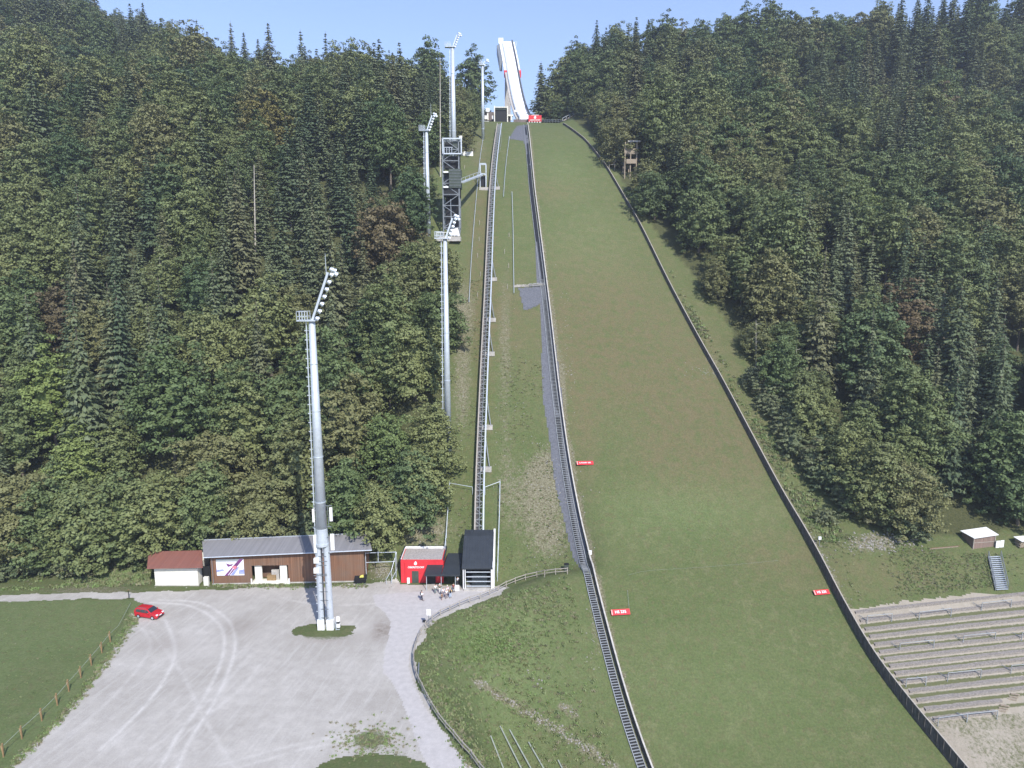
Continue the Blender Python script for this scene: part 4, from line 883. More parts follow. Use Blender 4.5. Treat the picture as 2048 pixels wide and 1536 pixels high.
for z in (1.8, 2.3): mb.beam((-.7, -.7, z), (1.1, -.7, z), .12)
mb.build('rail_frame', 'woodg', cs); MB(fr).box((1.2, 0, 2.7), (.6, .6, .7)).build('camera_housing', 'white', cs)

# ------------------------------------------------------------ rails, stakes and poles on the slope
def pipe_on_ground(px, label, off=.75, r=.07, posts=0, m='pipe', name='snow_pipe', cat='pipe', every=9):
    pts = _sm2([hit(a, b, off) for a, b in smooth_px(px, 4)]); t = thing(name, pts[0], label, cat)
    MB().path(pts, r).build('tube', m, t); mb = MB()
    for p, d in lerp_path(pts, every): mb.beam((p.x, p.y, p.z - off - .3), (p.x, p.y, p.z), .07)
    mb.build('support', m, t); return t
def _sm2(p): return p
pipe_on_ground([(966, 277), (959, 325), (953, 390), (947, 460), (942, 530), (938, 604)], 'long thin grey-green rail on the turf just left of the lift track', m='galv')
pipe_on_ground([(969, 252), (966, 276)], 'short thin rail below the white shed at the top of the slope', r=.06)
pipe_on_ground([(1019, 272), (1014, 310), (1010, 350), (1007, 393)], 'upper thin rail on the turf between lift track and stair', m='galv')
pipe_on_ground([(1024, 383), (1026, 450), (1027, 520), (1028, 586)], 'lower thin rail on the turf between lift track and stair, ending at the square mat', m='galv')
pipe_on_ground([(1001, 252), (1003, 275), (999, 305)], 'short rail hugging the right side of the lift track near the top', r=.05)
for i, (a_, b_) in enumerate([(959, 449), (958, 482), (955, 515), (1018, 474), (1009, 507), (1017, 535), (1015, 577), (955, 594), (961, 552), (929, 338)]):
    h = hit(a_, b_); o = MB().beam((h.x, h.y, h.z - .3), (h.x + .05, h.y, h.z + 1.15), .13).build('stake', 'woodg'); tag(o, 'short pale wooden stake in the turf beside the upper lift track', 'stake', 'wooden stakes beside the lift track')
for pl, lab in (([(899, 966), (896, 1010), (893, 1060), (890, 1093)], 'tall thin net fence line on the turf left of the lift track above the kiosk'), ([(1000, 963), (999, 1020), (997, 1080), (995, 1146)], 'tall thin net fence line on the turf right of the lift station')):
    pts = [hit(a, b, 1.5) for a, b in pl]; t = thing('net_fence', hit(*pl[-1]), lab, 'fence'); MB().path(pts, .08).build('top_rail', 'galv', t); mb = MB()
    for p in pts + [pts[0].lerp(pts[1], .5), pts[2].lerp(pts[3], .5)]: mb.beam((p.x, p.y, gz(p.x, p.y) - .2), (p.x, p.y, p.z + .4), .1)
    mb.build('post', 'galv', t)
    q = hit(945 if pl[0][0] < 950 else 970, 974, 1.5); MB().tube(pts[0], q, .05).build('cross_rail', 'galv', t); MB().beam((q.x, q.y, q.z - 1.8), q, .09).build('post', 'galv', t)
# barrier above the square mat
h0, h1 = hit(1030, 573), hit(1088, 570); t = thing('stone_retaining_edge', h0, 'rough row of stones and rail above the square mat', 'stone edge'); mb = MB()
for k in range(26):
    q = h0.lerp(h1, k / 25); s = .25 + random.random() * .35; mb.hexa([(q.x - s, q.y - s, gz(q.x, q.y) - .2), (q.x + s, q.y - s, gz(q.x, q.y) - .2), (q.x + s, q.y + s, gz(q.x, q.y)), (q.x - s, q.y + s, gz(q.x, q.y))], [(q.x - s * .6, q.y - s * .5, gz(q.x, q.y) + s), (q.x + s * .5, q.y - s * .6, gz(q.x, q.y) + s * 1.1), (q.x + s * .5, q.y + s * .5, gz(q.x, q.y) + s * .9), (q.x - s * .5, q.y + s * .6, gz(q.x, q.y) + s)])
mb.build('stones', 'rock', t); q0, q1 = hit(1060, 568, 1.0), hit(1090, 566, 1.0); MB().tube(q0, q1, .05).tube(q0 - Vector((0, 0, .5)), q1 - Vector((0, 0, .5)), .05).beam(q0 - Vector((0, 0, 1)), q0, .08).build('rail', 'galvd', t)

# distance boards on the landing slope
def board(px, py, wd, ht, text, label, yaw, lean=-50):
    h = hit(px, py); t = thing('distance_board', h, label, 'board')
    rot = Matrix.Rotation(R(yaw), 3, 'Z') @ Matrix.Rotation(R(90 + lean), 3, 'X'); fr = Matrix.Translation(h + Vector((0, 0, .45))) @ rot.to_4x4()
    MB(fr).box((0, 0, -.06), (wd, ht, .1)).build('panel', 'red', t)
    MB(fr).box((-wd / 2 + .12, 0, -.01), (.2, ht * .9, .04)).build('edge_mark', mat('pale_red', (.75, .35, .32)), t)
    textobj(text, h + Vector((0, 0, .45)) + rot @ Vector((0, 0, .01)), min(ht * .80, wd / len(text) * 1.25), 'white', t, rot)
    MB(fr).beam((-wd * .4, ht * .1, -.1), (-wd * .4, ht * .1 , -1.0), .08).beam((wd * .4, ht * .1, -.1), (wd * .4, ht * .1, -1.0), .08).build('leg', 'galvd', t)
board(1170, 930, 3.3, .85, 'K-PUNKT 200', 'narrow red board with white lettering beside the left wall, halfway up the landing slope', 4)
board(1241, 1229, 3.1, .95, 'HS 235', 'red board with short white lettering near the lower left wall of the landing slope', 7)
board(1643, 1189, 2.8, .85, 'HS 235', 'red board with short white lettering against the lower right wall of the landing slope', 9)
pts = [hit(a, b, .06) for a, b in smooth_px([(1256, 1150), (1300, 1141), (1380, 1136), (1460, 1130), (1556, 1121)], 6)]
tag(MB().path(pts, .012, 4).build('marking_line', 'pipe'), 'thin white line lying across the grass of the landing slope', 'line')
pts = [hit(a, b, .08) for a, b in smooth_px([(1255, 1180), (1257, 1205), (1259, 1222)], 4)]
tag(MB().path(pts, .03, 4).build('cord', 'pipe'), 'short pale cord on the grass above the lower left red board', 'cord')
h = hit(1180, 1117); wb = thing('wall_sign', h, 'small white sign box on the left wall just below the mat strip', 'sign'); MB(frame(h)).box((0, 0, 1.1), (.55, .15, .8)).build('panel', 'white', wb); MB(frame(h)).box((0, .1, .5), (.1, .1, 1.2)).build('post', 'galvd', wb)
h = hit(1133, 1141); gb_ = thing('control_cabinet', h, 'dark green cabinet on the turf at the upper end of the wooden path fence', 'cabinet'); MB(frame(h)).box((0, .2, .55), (.75, .6, 1.1)).build('body', 'greensheet', gb_); MB(frame(h)).box((0, .2, 1.13), (.85, .7, .06)).build('lid', 'dark', gb_)
h = hit(1605, 1118) ; 
h = hit(1636, 1092); o = thing('marker_box', h, 'small white marker box on the right wall above the terraces', 'marker'); MB(frame(h)).box((.2, 0, 1.5), (.5, .3, .5)).build('box', 'white', o); MB(frame(h)).box((.2, 0, .7), (.1, .1, 1.4)).build('post', 'galvd', o)

# ------------------------------------------------------------ fences by path and meadow
fpts = [hit(a, b) for a, b in smooth_px([(1135, 1148), (1100, 1150), (1060, 1157), (1020, 1171), (990, 1186), (960, 1199), (925, 1211), (890, 1227), (866, 1243), (848, 1261), (836, 1282), (829, 1306), (827, 1330), (835, 1361), (855, 1404), (878, 1440), (909, 1478), (944, 1520), (975, 1560), (1010, 1605)], 5)]
ft2 = thing('path_fence', fpts[0], 'weathered two-rail wooden fence curving along the right edge of the path', 'fence')
pp = lerp_path(fpts, 2.05); mb = MB(); tops = []
for i, (p, d) in enumerate(pp):
    jx, jz = random.uniform(-.06, .06), random.uniform(-.08, .1)
    MB().beam((p.x, p.y, p.z - .3), (p.x + jx, p.y, p.z + 1.12 + jz), .13, .13).build('post', 'woodg', ft2); tops.append((p.x + jx, p.y - .02, p.z + jz))
for z, r in ((1.02, .075), (.52, .065)):
    mb = MB()
    for a_, b_ in zip(tops, tops[1:]): mb.tube((a_[0], a_[1] - .08, a_[2] + z), (b_[0], b_[1] - .08, b_[2] + z + random.uniform(-.05, .05)), r, r * .8, 6)
    mb.build('rail', 'woodg', ft2)
q = Z(836, 1360); tag(MB().tube((q.x, q.y, .3), (q.x - .3, q.y + 3.2, .5), .12, .1, 8).build('spare_pole', 'galvd'), 'loose grey pole lying against the bank side of the path fence', 'pole')
h = hit(858, 1256); sg = thing('notice_sign', h, 'small white sign on a thin post standing at the bend of the path fence', 'sign'); MB(frame(h)).tube((0, 0, 0), (0, 0, 3.1), .05).build('post', 'galvd', sg); MB(frame(h)).box((0, -.06, 2.6), (.62, .05, 1.0)).build('panel', 'white', sg)
h = Z(849, 1246); lt = thing('ground_lamp', h, 'small dark lamp box beside the path fence near the white sign', 'lamp'); MB(frame(h)).box((0, 0, .35), (.5, .25, .2)).box((0, 0, .12), (.1, .1, .3)).build('housing', 'dark', lt)
opx = [(7, 1514), (44, 1478), (84, 1442), (115, 1411), (138, 1383), (162, 1356), (183, 1331), (204, 1306), (221, 1284)]
cords = []
for a_, b_ in opx:
    q = Z(a_, b_); t = thing('marker_post', q, 'orange timber post of the rope line between green meadow and gravel lot', 'post', 'orange posts along the meadow edge')
    MB(frame(q)).beam((0, 0, -.2), (random.uniform(-.05, .05), 0, 1.7), .12).build('stake', 'orange', t); MB(frame(q)).beam((.0, 0, 0), (-.5, .4, 1.1), .07).build('brace', 'orange', t); cords.append(Vector((q.x, q.y - .1, 1.3)))
cords.append(Z(238, 1262) + Vector((0, 0, .9))); cords.append(Z(262, 1210) + Vector((0, 0, .4)))
tag(MB().path(cords, .03, 4).build('rope', 'pipe'), 'pale rope strung along the orange posts of the meadow edge', 'rope')
q = Z(258, 1197); t = thing('snow_pole', q, 'thin dark pole at the meadow corner by the gravel road', 'pole'); MB(frame(q)).tube((0, 0, 0), (0, 0, 1.5), .06).build('pole', 'dark', t); MB(frame(q)).box((0, 0, 1.5), (.14, .14, .12)).build('cap', 'orange', t)
for i, (a_, b_, c_, d_) in enumerate([(981, 1471, 1010, 1545), (1000, 1452, 1050, 1552), (1019, 1459, 1068, 1548), (1057, 1484, 1092, 1545), (1116, 1520, 1132, 1552)]):
    p0, p1 = hit(a_, b_, .25), hit(c_, d_, .2); t = tag(MB().tube(p0, p1, .10, .10, 8).build('steel_pipe', 'pipe'), ['short brownish', 'long', 'longest central', 'short right-hand', 'half-seen rightmost'][i] + ' grey-green pipe lying downhill on the grass bank', 'pipe', 'pipes lying on the grass bank')
# device at the bottom edge
q = W(735, 1533, 70); dv = thing('weather_vane', (q.x, 70, 0), 'dark post head with two white wings on the small grass patch at the bottom', 'device')
MB().tube((q.x, 70, 0), (q.x, 70, q.z), .16, .12, 8).build('post', 'dark', dv); MB().box((q.x - .62, 70, q.z - .1), (.8, .3, .14)).box((q.x + .62, 70, q.z - .08), (.7, .3, .16)).build('wing', 'white', dv); MB().tube((q.x - .15, 70.1, q.z - .1), (q.x - .15, 70.1, q.z + 1.4), .03).build('aerial', 'pipe', dv)

# ------------------------------------------------------------ terraces
rws = offset_path(rw, -.9)
def wall_x_at(py):                                   # pixel x of the outer side of the right wall
    q = [proj(*p) for p in rws]; return float(np.interp(py, [a[1] for a in q], [a[0] for a in q]))
rows = [1206, 1224, 1242, 1258, 1275, 1291, 1307, 1322, 1338, 1355, 1376, 1396, 1416, 1437]
def row_y(r, px): return r - (px - 1902) * .112
terpoly = [tuple(hit(a, b))[:2] for a, b in [(1700, 1218), (1780, 1208), (1900, 1192), (2060, 1172), (2200, 1158), (2600, 1400), (2600, 1900), (2100, 1760), (1880, 1520), (1800, 1420), (1735, 1325), (1690, 1240)]]
def ter_attr(x, y):
    z = Gi(x, y); px, py, d = proj(x, y, z); rr = py + (px - 1902) * .112
    k = np.min([np.abs(rr - (r + 9)) for r in rows], axis=0); inside = (rr > 1225) & (rr < 1440)
    we = np.where(inside, np.exp(-(k / 5.5) ** 2) * np.clip(1.15 - (px - 1900) / 500, 0.5, 1.1), (.2 + .62 * fbm(x, y, 5, 40)) * (rr >= 1440))
    return dict(track=0 * x, dirt=.25 + 0 * x, weed=np.clip(we * 1.05, 0, 1))
_ra = np.array([[p.x, p.y] for p in rw[::2]])
M['terr'] = mat('x', (.1, .1, .1)); bpy.data.materials.remove(M['terr']); M['terr'] = gravel_mat(); M['terr'].name = 'terrace_gravel'
for nd in M['terr'].node_tree.nodes:
    if nd.type == 'BSDF_PRINCIPLED':
        lk = nd.inputs['Base Color'].links[0]; so_ = lk.from_socket; mm_ = NT(M['terr']); M['terr'].node_tree.links.new(mm_.mix(1.0, so_, (.80, .77, .70), 'MULTIPLY'), nd.inputs['Base Color'])
sheet('terrace_ground', lambda x, y: (seg_dist(x, y, _ra) > .25) & inpoly(x + (fbm(x, y, 1.5, 2) - .5), y + (fbm(x, y, 1.5, 6) - .5), terpoly), 30, 110, 59, 112, .25, .03, 'terr', ter_attr)
M['timber_edge'] = mat('terrace_edge', (.25, .225, .20), rough=.9, nz=.3, nscale=4, bump=.4)
for i, r in enumerate(rows):
    xl_ = max(wall_x_at(r - (1750 - 1902) * .112) + 14, 1700); xr_ = 2075 if i < 11 else (2075, 2004, 1992)[i - 11]
    P0 = hit(xl_, row_y(r, xl_)); P1 = hit(xr_, row_y(r, xr_)); n_ = 14; mb = MB(); ring = []
    for k in range(n_ + 1):
        q = P0.lerp(P1, k / n_); z = gz(q.x, q.y) + random.uniform(-.03, .03); ring.append([(q.x, q.y - .12, z - .3), (q.x, q.y + .55, z - .3), (q.x, q.y + .55, z + .33), (q.x, q.y - .12, z + .30)])
    o = mb.loft(ring).build('terrace_step', 'timber_edge'); tag(o, 'low weathered timber-edged step row of the spectator terraces', 'step', 'terrace step rows right of the landing slope')
zx = lambda X: 1600 + X / 2.978
zy = lambda Y: 1020 + Y / 2.978
for i, (xa, ya, xb, yb) in enumerate([(398, 612, 545, 600), (708, 590, 898, 568), (1080, 535, 1255, 515), (592, 778, 795, 758), (970, 732, 1160, 712), (630, 990, 748, 980), (878, 955, 1075, 935), (1255, 910, 1390, 898), (820, 1225, 992, 1201), (994, 1200, 1172, 1182), (1318, 714, 1420, 703)]):
    A_, B_ = hit(zx(xa), zy(ya + 66)), hit(zx(xb), zy(yb + 66)); t = thing('leaning_rail', A_, 'grey metal leaning rail on two posts standing on the spectator terraces', 'railing', 'leaning rails on the spectator terraces')
    mb = MB(); top = [Vector((p.x, p.y, p.z + 1.45)) for p in (A_, B_)]
    MB().tube(top[0], top[1], .055, .055, 6).build('top_bar', 'steel', t)
    for p, tt in zip((A_, B_), top): MB().beam((p.x, p.y, p.z - .3), tt, .09).build('post', 'steel', t); MB().beam((p.x, p.y + .05, p.z + .55), (p.x - .9, p.y + 1.0, gz(p.x - .9, p.y + 1) + .35), .07).build('brace', 'galvd', t)
for (a_, b_) in ((2003, 1415), (2024, 1392)):
    h = hit(a_, b_ + 8); t = thing('timber_steps', h, ('lower left' if a_ < 2010 else 'upper right') + ' of two short pale timber step flights at the lower terrace end', 'steps', 'short timber steps on the terraces')
    for k in range(3): MB(frame(h, R(-14))).box((k * .35, k * .42, .12 + k * .2), (1.2, .26, .14)).build('tread', 'wood', t)
# metal stair up the bank
h1, h0 = hit(1988, 1118), hit(2003, 1182); mt = thing('metal_stair', h0, 'metal stair with handrails climbing the grassy bank behind the terraces', 'staircase')
h0 += Vector((0, 0, .35)); h1 += Vector((0, 0, .45)); wv = Vector((1, .1, 0)).normalized()
for k in range(17): q = h0.lerp(h1, k / 16); MB().beam(q - wv * 1.05, q + wv * 1.05, .34, .06).build('tread', 'galv', mt)
mb = MB()
for s in (-1.12, 1.12): mb.beam(h0 + wv * s - Vector((0, 0, .12)), h1 + wv * s - Vector((0, 0, .12)), .1, .28)
mb.build('stringer', 'galvd', mt)
for s in (-1.2, 1.2):
    mb = MB(); mb.tube(h0 + wv * s + Vector((0, 0, 1)), h1 + wv * s + Vector((0, 0, 1.1)), .05).tube(h0 + wv * s + Vector((0, 0, .5)), h1 + wv * s + Vector((0, 0, .6)), .035)
    for k in range(6): q = h0.lerp(h1, k / 5) + wv * s; mb.beam(q - Vector((0, 0, .2)), q + Vector((0, 0, 1.05)), .06)
    mb.build('handrail', 'galvd', mt)
# hut, boards, wood pile
h = hit(1945, 1098); fr = frame((h.x, h.y, h.z - .1), R(10)); ht = thing('timber_hut', (h.x, h.y, h.z), 'small grey-brown plank hut with bright sheet roof at the forest edge above the terraces', 'hut')
MB(fr).hexa([(0, 0, -.3), (4.6, 0, -.1), (4.6, 2.6, .2), (0, 2.6, .2)], [(0, 0, 2.25), (4.6, 0, 2.55), (4.6, 2.6, 2.9), (0, 2.6, 2.6)]).build('wall', 'hutwood', ht)
MB(fr).hexa([(-.25, -.35, 2.22), (4.85, -.35, 2.56), (4.9, 2.5, 2.95), (-.6, 2.5, 2.6)], [(-.25, -.35, 2.32), (4.85, -.35, 2.66), (4.9, 2.5, 3.05), (-.6, 2.5, 2.7)]).build('roof', 'white', ht)
mb = MB(fr)
for x in (.05, 4.55): mb.box((x, -.04, 1.15), (.14, .08, 2.5))
mb.box((2.3, -.03, 1.25), (4.6, .05, .09)).build('frame_trim', 'woodg', ht)
h = hit(1999, 1096); fr = frame((h.x, h.y, h.z), R(10)); wt2 = thing('info_board', h, 'pair of white upright boards standing beside the plank hut', 'board')
MB(fr).box((-.45, 0, .75), (.78, .06, 1.35)).build('board', 'white', wt2); MB(fr).box((.42, 0, .78), (.78, .06, 1.35)).build('board', 'white', wt2); MB(fr).box((0, .08, .6), (1.8, .08, .1)).box((-.85, .1, .7), (.08, .08, 1.5)).box((.9, .1, .7), (.08, .08, 1.5)).build('stand', 'galvd', wt2)
h = hit(2045, 1093); fr = frame((h.x, h.y, h.z), R(10)); wp_ = thing('log_pile', h, 'covered wood pile with pale sheets at the right picture edge', 'wood pile')
mb = MB(fr)
for r in range(5):
    for k in range(10): mb.tube((-1.0 + k * .3 + .15 * (r % 2), -.5, .15 + r * .24), (-1.0 + k * .3 + .15 * (r % 2), .7, .15 + r * .24), .14, .14, 7)
o = mb.build('logs', 'wood', wp_); MB(fr).hexa([(-1.3, -.9, 1.35), (2.4, -.9, 1.4), (2.4, .9, 1.6), (-1.3, .9, 1.6)], [(-1.3, -.9, 1.42), (2.4, -.9, 1.46), (2.4, .9, 1.68), (-1.3, .9, 1.66)]).build('cover_sheet', 'white', wp_)
h0, h1 = hit(1858, 1099), hit(1918, 1094); mb = MB()
t = thing('plank_stack', h0, 'low stack of reddish planks on the grass left of the plank hut', 'planks')
for k in range(4): MB().beam(h0 + Vector((random.uniform(-.3, .3), k * .25, .08 + .05 * k)), h1 + Vector((random.uniform(-.3, .3), k * .25, .08 + .05 * k)), .22, .07).build('plank', 'barnwood' if k % 2 else 'wood', t)

# ------------------------------------------------------------ car
def car(loc, yaw):
    fr = frame(loc, yaw); t = thing('parked_car', loc, 'red five-door hatchback parked at the meadow corner of the gravel lot', 'car')
    body = [(-2.08, .45), (-2.12, .75), (-2.05, 1.0), (-1.95, 1.42), (-1.75, 1.58), (-.4, 1.64), (.35, 1.55), (1.02, 1.08), (1.75, .92), (2.05, .72), (2.12, .48), (2.05, .28), (-2.0, .28)]
    mb = MB(fr); rings = []
    for y, s, top in ((-.86, .96, .0), (-.80, 1.0, .0), (0, 1.01, .03), (.80, 1.0, .0), (.86, .96, .0)):
        rings.append([(x * s, y * (1 if z < 1.05 else (1 - (z - 1.05) * .38)), z + (top if z > .9 else 0)) for x, z in body])
    o = mb.loft(rings).build('body', mat('car_red', (.46, .018, .028), rough=.25, spec=.7), t, bevel=.05)
    for s in (-1, 1):
        def sp(x, z): return (x, s * (.868 * (1 if z < 1.05 else (1 - (z - 1.05) * .38)) + .005 - .004), z)
        for w in ([(-1.72, 1.08), (-1.62, 1.42), (-.95, 1.46), (-.95, 1.06)], [(-.88, 1.06), (-.88, 1.47), (-.02, 1.47), (-.02, 1.05)], [(.05, 1.05), (.05, 1.46), (.38, 1.42), (.86, 1.04)]):
            a = [fr @ Vector(sp(x, z)) + (fr.to_3x3() @ Vector((0, s * .012, 0))) for x, z in w]; b = [v - (fr.to_3x3() @ Vector((0, s * .05, 0))) for v in a]
            MB().hexa(a, b).build('side_window', 'glass', t)
        for x in (-1.28, 1.30):
            wq = MB(fr).tube((x, s * .62, .32), (x, s * .885, .32), .33, .33, 18).build('wheel', 'tyre', t)
            MB(fr).tube((x, s * .87, .32), (x, s * .895, .32), .2, .2, 10).build('rim', 'galv', wq)
        MB(fr).box((1.98, s * .62, .78), (.22, .3, .16)).build('headlight', 'lens', t); MB(fr).box((-2.03, s * .68, 1.0), (.12, .2, .3)).build('tail_light', 'red', t)
        MB(fr).box((.72, s * .95, 1.08), (.16, .2, .13)).build('mirror', 'red', t)
    ws = [(.42, -.6, 1.575), (.42, .6, 1.575), (1.03, .72, 1.115), (1.03, -.72, 1.115)]
    MB(fr).hexa([(x - .05, y, z - .05) for x, y, z in ws], [(x + .015, y, z + .035) for x, y, z in ws]).build('windscreen', 'glass', t)
    MB(fr).hexa([(-1.97, -.6, 1.1), (-1.97, .6, 1.1), (-1.86, .55, 1.46), (-1.86, -.55, 1.46)], [(-2.06, -.6, 1.1), (-2.06, .6, 1.1), (-1.96, .55, 1.46), (-1.96, -.55, 1.46)]).build('rear_window', 'glass', t)
    MB(fr).box((2.08, 0, .45), (.12, 1.1, .16)).build('grille', 'dark', t); MB(fr).box((2.10, 0, .62), (.1, .45, .11)).build('number_plate', 'white', t)
    MB(fr).beam((-1.5, .58, 1.66), (.1, .58, 1.68), .05).beam((-1.5, -.58, 1.66), (.1, -.58, 1.68), .05).build('roof_rail', 'galvd', t)
cq = Z(299, 1233); car((cq.x, cq.y, 0), R(-14))

# ------------------------------------------------------------ people
def skinmesh(name, verts, edges, radii, m, parent, fr, sub=1, root=0):
    o0 = Vector(parent.location); me = bpy.data.meshes.new(name); me.from_pydata([fr @ Vector(v) - o0 for v in verts], edges, []); me.materials.append(m)
    o = bpy.data.objects.new(name, me); COL.objects.link(o); o.parent = parent; md = o.modifiers.new('skin', 'SKIN'); md.use_smooth_shade = True
    for i, r in enumerate(radii): me.skin_vertices[0].data[i].radius = (r, r) if not isinstance(r, tuple) else r
    me.skin_vertices[0].data[root].use_root = True; s = o.modifiers.new('sub', 'SUBSURF'); s.levels = sub; s.render_levels = sub; return o
_pm = {}
def pm(c):
    if c not in _pm: _pm[c] = mat('cloth', c, rough=.9)
    return _pm[c]
SK = mat('skin', (.48, .30, .22), rough=.6)
def person(px, py, yaw, label, top, legs, hair=(.05, .035, .02), hgt=1.72, walk=.12, arms=(.25, .25), pack=None, bare=False, bag=None):
    q = Z(px, py); k = hgt / 1.72; fr = frame((q.x, q.y, 0), R(yaw)) @ Matrix.Scale(k, 4); t = thing('person', q, label, 'person', 'people waiting by the lift station')
    V_ = [(0, 0, .95), (0, 0, 1.15), (0, 0, 1.38), (0, .01, 1.50), (0, -.01, 1.60), (0, -.01, 1.69)]; E = [(0, 1), (1, 2), (2, 3), (3, 4), (4, 5)]; Rr = [(.13, .10), (.12, .09), (.14, .09), .05, .08, .075]
    TV = [(0, 0, .93), (0, 0, 1.15), (0, 0, 1.40)]; TE = [(0, 1), (1, 2)]; TR_ = [(.17, .13), (.155, .12), (.16, .115)]; LV = [(0, 0, .95)]; LE = []; LR = [(.15, .12)]
    for s, a, wk in ((-1, arms[0], walk), (1, arms[1], -walk)):
        i = len(V_); V_ += [(s * .18, 0, 1.40), (s * .23, -.02, 1.14), (s * (.23 - .1 * a), -a * .9, .93 + a * .35), (s * (.22 - .12 * a), -a * 1.2, .86 + a * .45)]; E += [(2, i), (i, i + 1), (i + 1, i + 2), (i + 2, i + 3)]; Rr += [.055, .042, .030, (.022, .035)]
        h_ = V_[i + 3]
        for f in range(5):
            j = len(V_); off = (-.036 + .018 * f) if f < 4 else -.05; L = (.07, .08, .085, .07, .045)[f]
            V_ += [(h_[0] + s * .004, h_[1] + off, h_[2] - L * .5), (h_[0] - s * .008, h_[1] + off * 1.1 - .006, h_[2] - L)]; E += [(i + 3, j), (j, j + 1)]; Rr += [.009, .007]
        ti = len(TV); TV += [(s * .18, 0, 1.40), (s * .235, -.02, 1.14)]; TE += [(2, ti), (ti, ti + 1)]; TR_ += [.07, .055]
        if top != 'short': TV.append((s * (.23 - .1 * a), -a * .9, .95 + a * .35)); TE.append((ti + 1, ti + 2)); TR_.append(.045)
        i = len(V_); V_ += [(s * .09, 0, .88), (s * .095, -wk * .5 - .02, .48), (s * .10, -wk, .09), (s * .11, -wk - .15, .035)]; E += [(0, i), (i, i + 1), (i + 1, i + 2), (i + 2, i + 3)]; Rr += [.085, .055, .038, (.045, .03)]
        li = len(LV); LV += [(s * .09, 0, .88), (s * .095, -wk * .5 - .02, .52 if bare else .48)]; LE += [(0, li), (li, li + 1)]; LR += [.10, .078]
        if not bare: LV.append((s * .10, -wk, .13)); LE.append((li + 1, li + 2)); LR.append(.06)
    skinmesh('body', V_, E, Rr, SK, t, fr); skinmesh('shirt', TV, TE, TR_, pm(top), t, fr); skinmesh('shorts' if bare else 'trousers', LV, LE, LR, pm(legs), t, fr)
    MB(fr).tube((0, .02, 1.62), (0, .025, 1.80), .098, .07, 10).build('hair', pm(hair), t, True, bevel=.02)
    mb = MB(fr)
    for s in (-1, 1): mb.box((s * .035, -.088, 1.665), (.022, .012, .014))
    mb.build('eyes', 'dark', t); MB(fr).box((0, -.098, 1.635), (.022, .03, .035)).build('nose', SK, t); MB(fr).box((0, -.088, 1.60), (.045, .01, .012)).build('mouth', 'red', t)
    for s in (-1, 1): MB(fr).box((s * .10, -.15 * 0 - walk * (1 if s < 0 else -1) - .09, .045), (.10, .27, .09)).build('shoe', 'dark', t, bevel=.03)
    if pack: MB(fr).box((0, .19, 1.22), (.3, .18, .45)).build('backpack', pm(pack), t, bevel=.05)
    if bag: MB(fr).box((-.3, -.05, .72), (.12, .3, .32)).build('bag', pm(bag), t, bevel=.04)
person(844, 1201, 70, 'person in white shirt with dark bag walking alone left of the group', (.75, .75, .78), (.03, .03, .05), walk=.22, pack=(.02, .02, .03), bag=(.06, .06, .09))
person(871, 1187, 200, 'person in pale top and teal-grey trousers at the left post under the canopy', (.72, .72, .70), (.16, .22, .22))
person(880, 1187, 170, 'person with pale cap and camouflage-toned jacket at the left of the group', (.14, .14, .10), (.66, .64, .62), hair=(.75, .74, .7), arms=(.4, .2))
person(887, 1194, 215, 'person bending forward in white top over grey skirt in the middle of the group', (.74, .73, .78), (.24, .22, .26), hair=(.25, .24, .24), arms=(.5, .5))
person(893, 1197, 180, 'person in white top and taupe trousers in front of the group', (.78, .76, .75), (.27, .22, .22), hair=(.75, .72, .6), walk=.2)
person(895, 1190, 150, 'person in pale pink top behind the front row of the group', (.74, .62, .66), (.10, .08, .12), hair=(.78, .77, .72))
person(901, 1196, 185, 'person in yellow-orange shirt with black backpack and light jeans, right of the group', (.80, .52, .16), (.42, .52, .64), hair=(.62, .5, .26), pack=(.02, .02, .025))
person(907, 1185, 160, 'person in dark red jacket behind the one in yellow-orange', (.20, .03, .03), (.04, .04, .05))
person(884, 1200, 230, 'child in brown clothes crouching at the front left of the group', (.20, .12, .07), (.12, .09, .08), hgt=1.2, bare=True)
person(915, 1171, 180, 'person in pale jacket standing at the white counter under the canopy', (.7, .7, .74), (.05, .05, .07))

# ------------------------------------------------------------ trees
def quads(c, n, s, asp=1.0, up=None, r=rng):
    """leaf quads: centres c, normals n, half size s"""
    n = n / (np.linalg.norm(n, axis=1, keepdims=True) + 1e-9); a = r.normal(size=n.shape); a = a - (a * n).sum(1, keepdims=True) * n
    if up is not None: a = up - (up * n).sum(1, keepdims=True) * n
    a /= np.linalg.norm(a, axis=1, keepdims=True) + 1e-9; b = np.cross(n, a); s = np.asarray(s)[:, None] if np.ndim(s) else s
    return np.stack([c - a * s * asp, c + b * s * .8, c + a * s * asp, c - b * s * .8], 1).reshape(-1, 3)
def crownmesh(name, V, m, var):
    me = bpy.data.meshes.new(name); nf = len(V) // 4
    me.vertices.add(len(V)); me.vertices.foreach_set('co', V.astype(np.float32).ravel()); me.loops.add(nf * 4); me.loops.foreach_set('vertex_index', np.arange(nf * 4, dtype=np.int32))
    me.polygons.add(nf); me.polygons.foreach_set('loop_start', np.arange(0, nf * 4, 4, dtype=np.int32)); me.polygons.foreach_set('loop_total', np.full(nf, 4, np.int32)); me.update(calc_edges=True)
    me.materials.append(M[m]); at_ = me.attributes.new('leafvar', 'FLOAT', 'POINT'); at_.data.foreach_set('value', np.repeat(var, 4).astype(np.float32)); return me
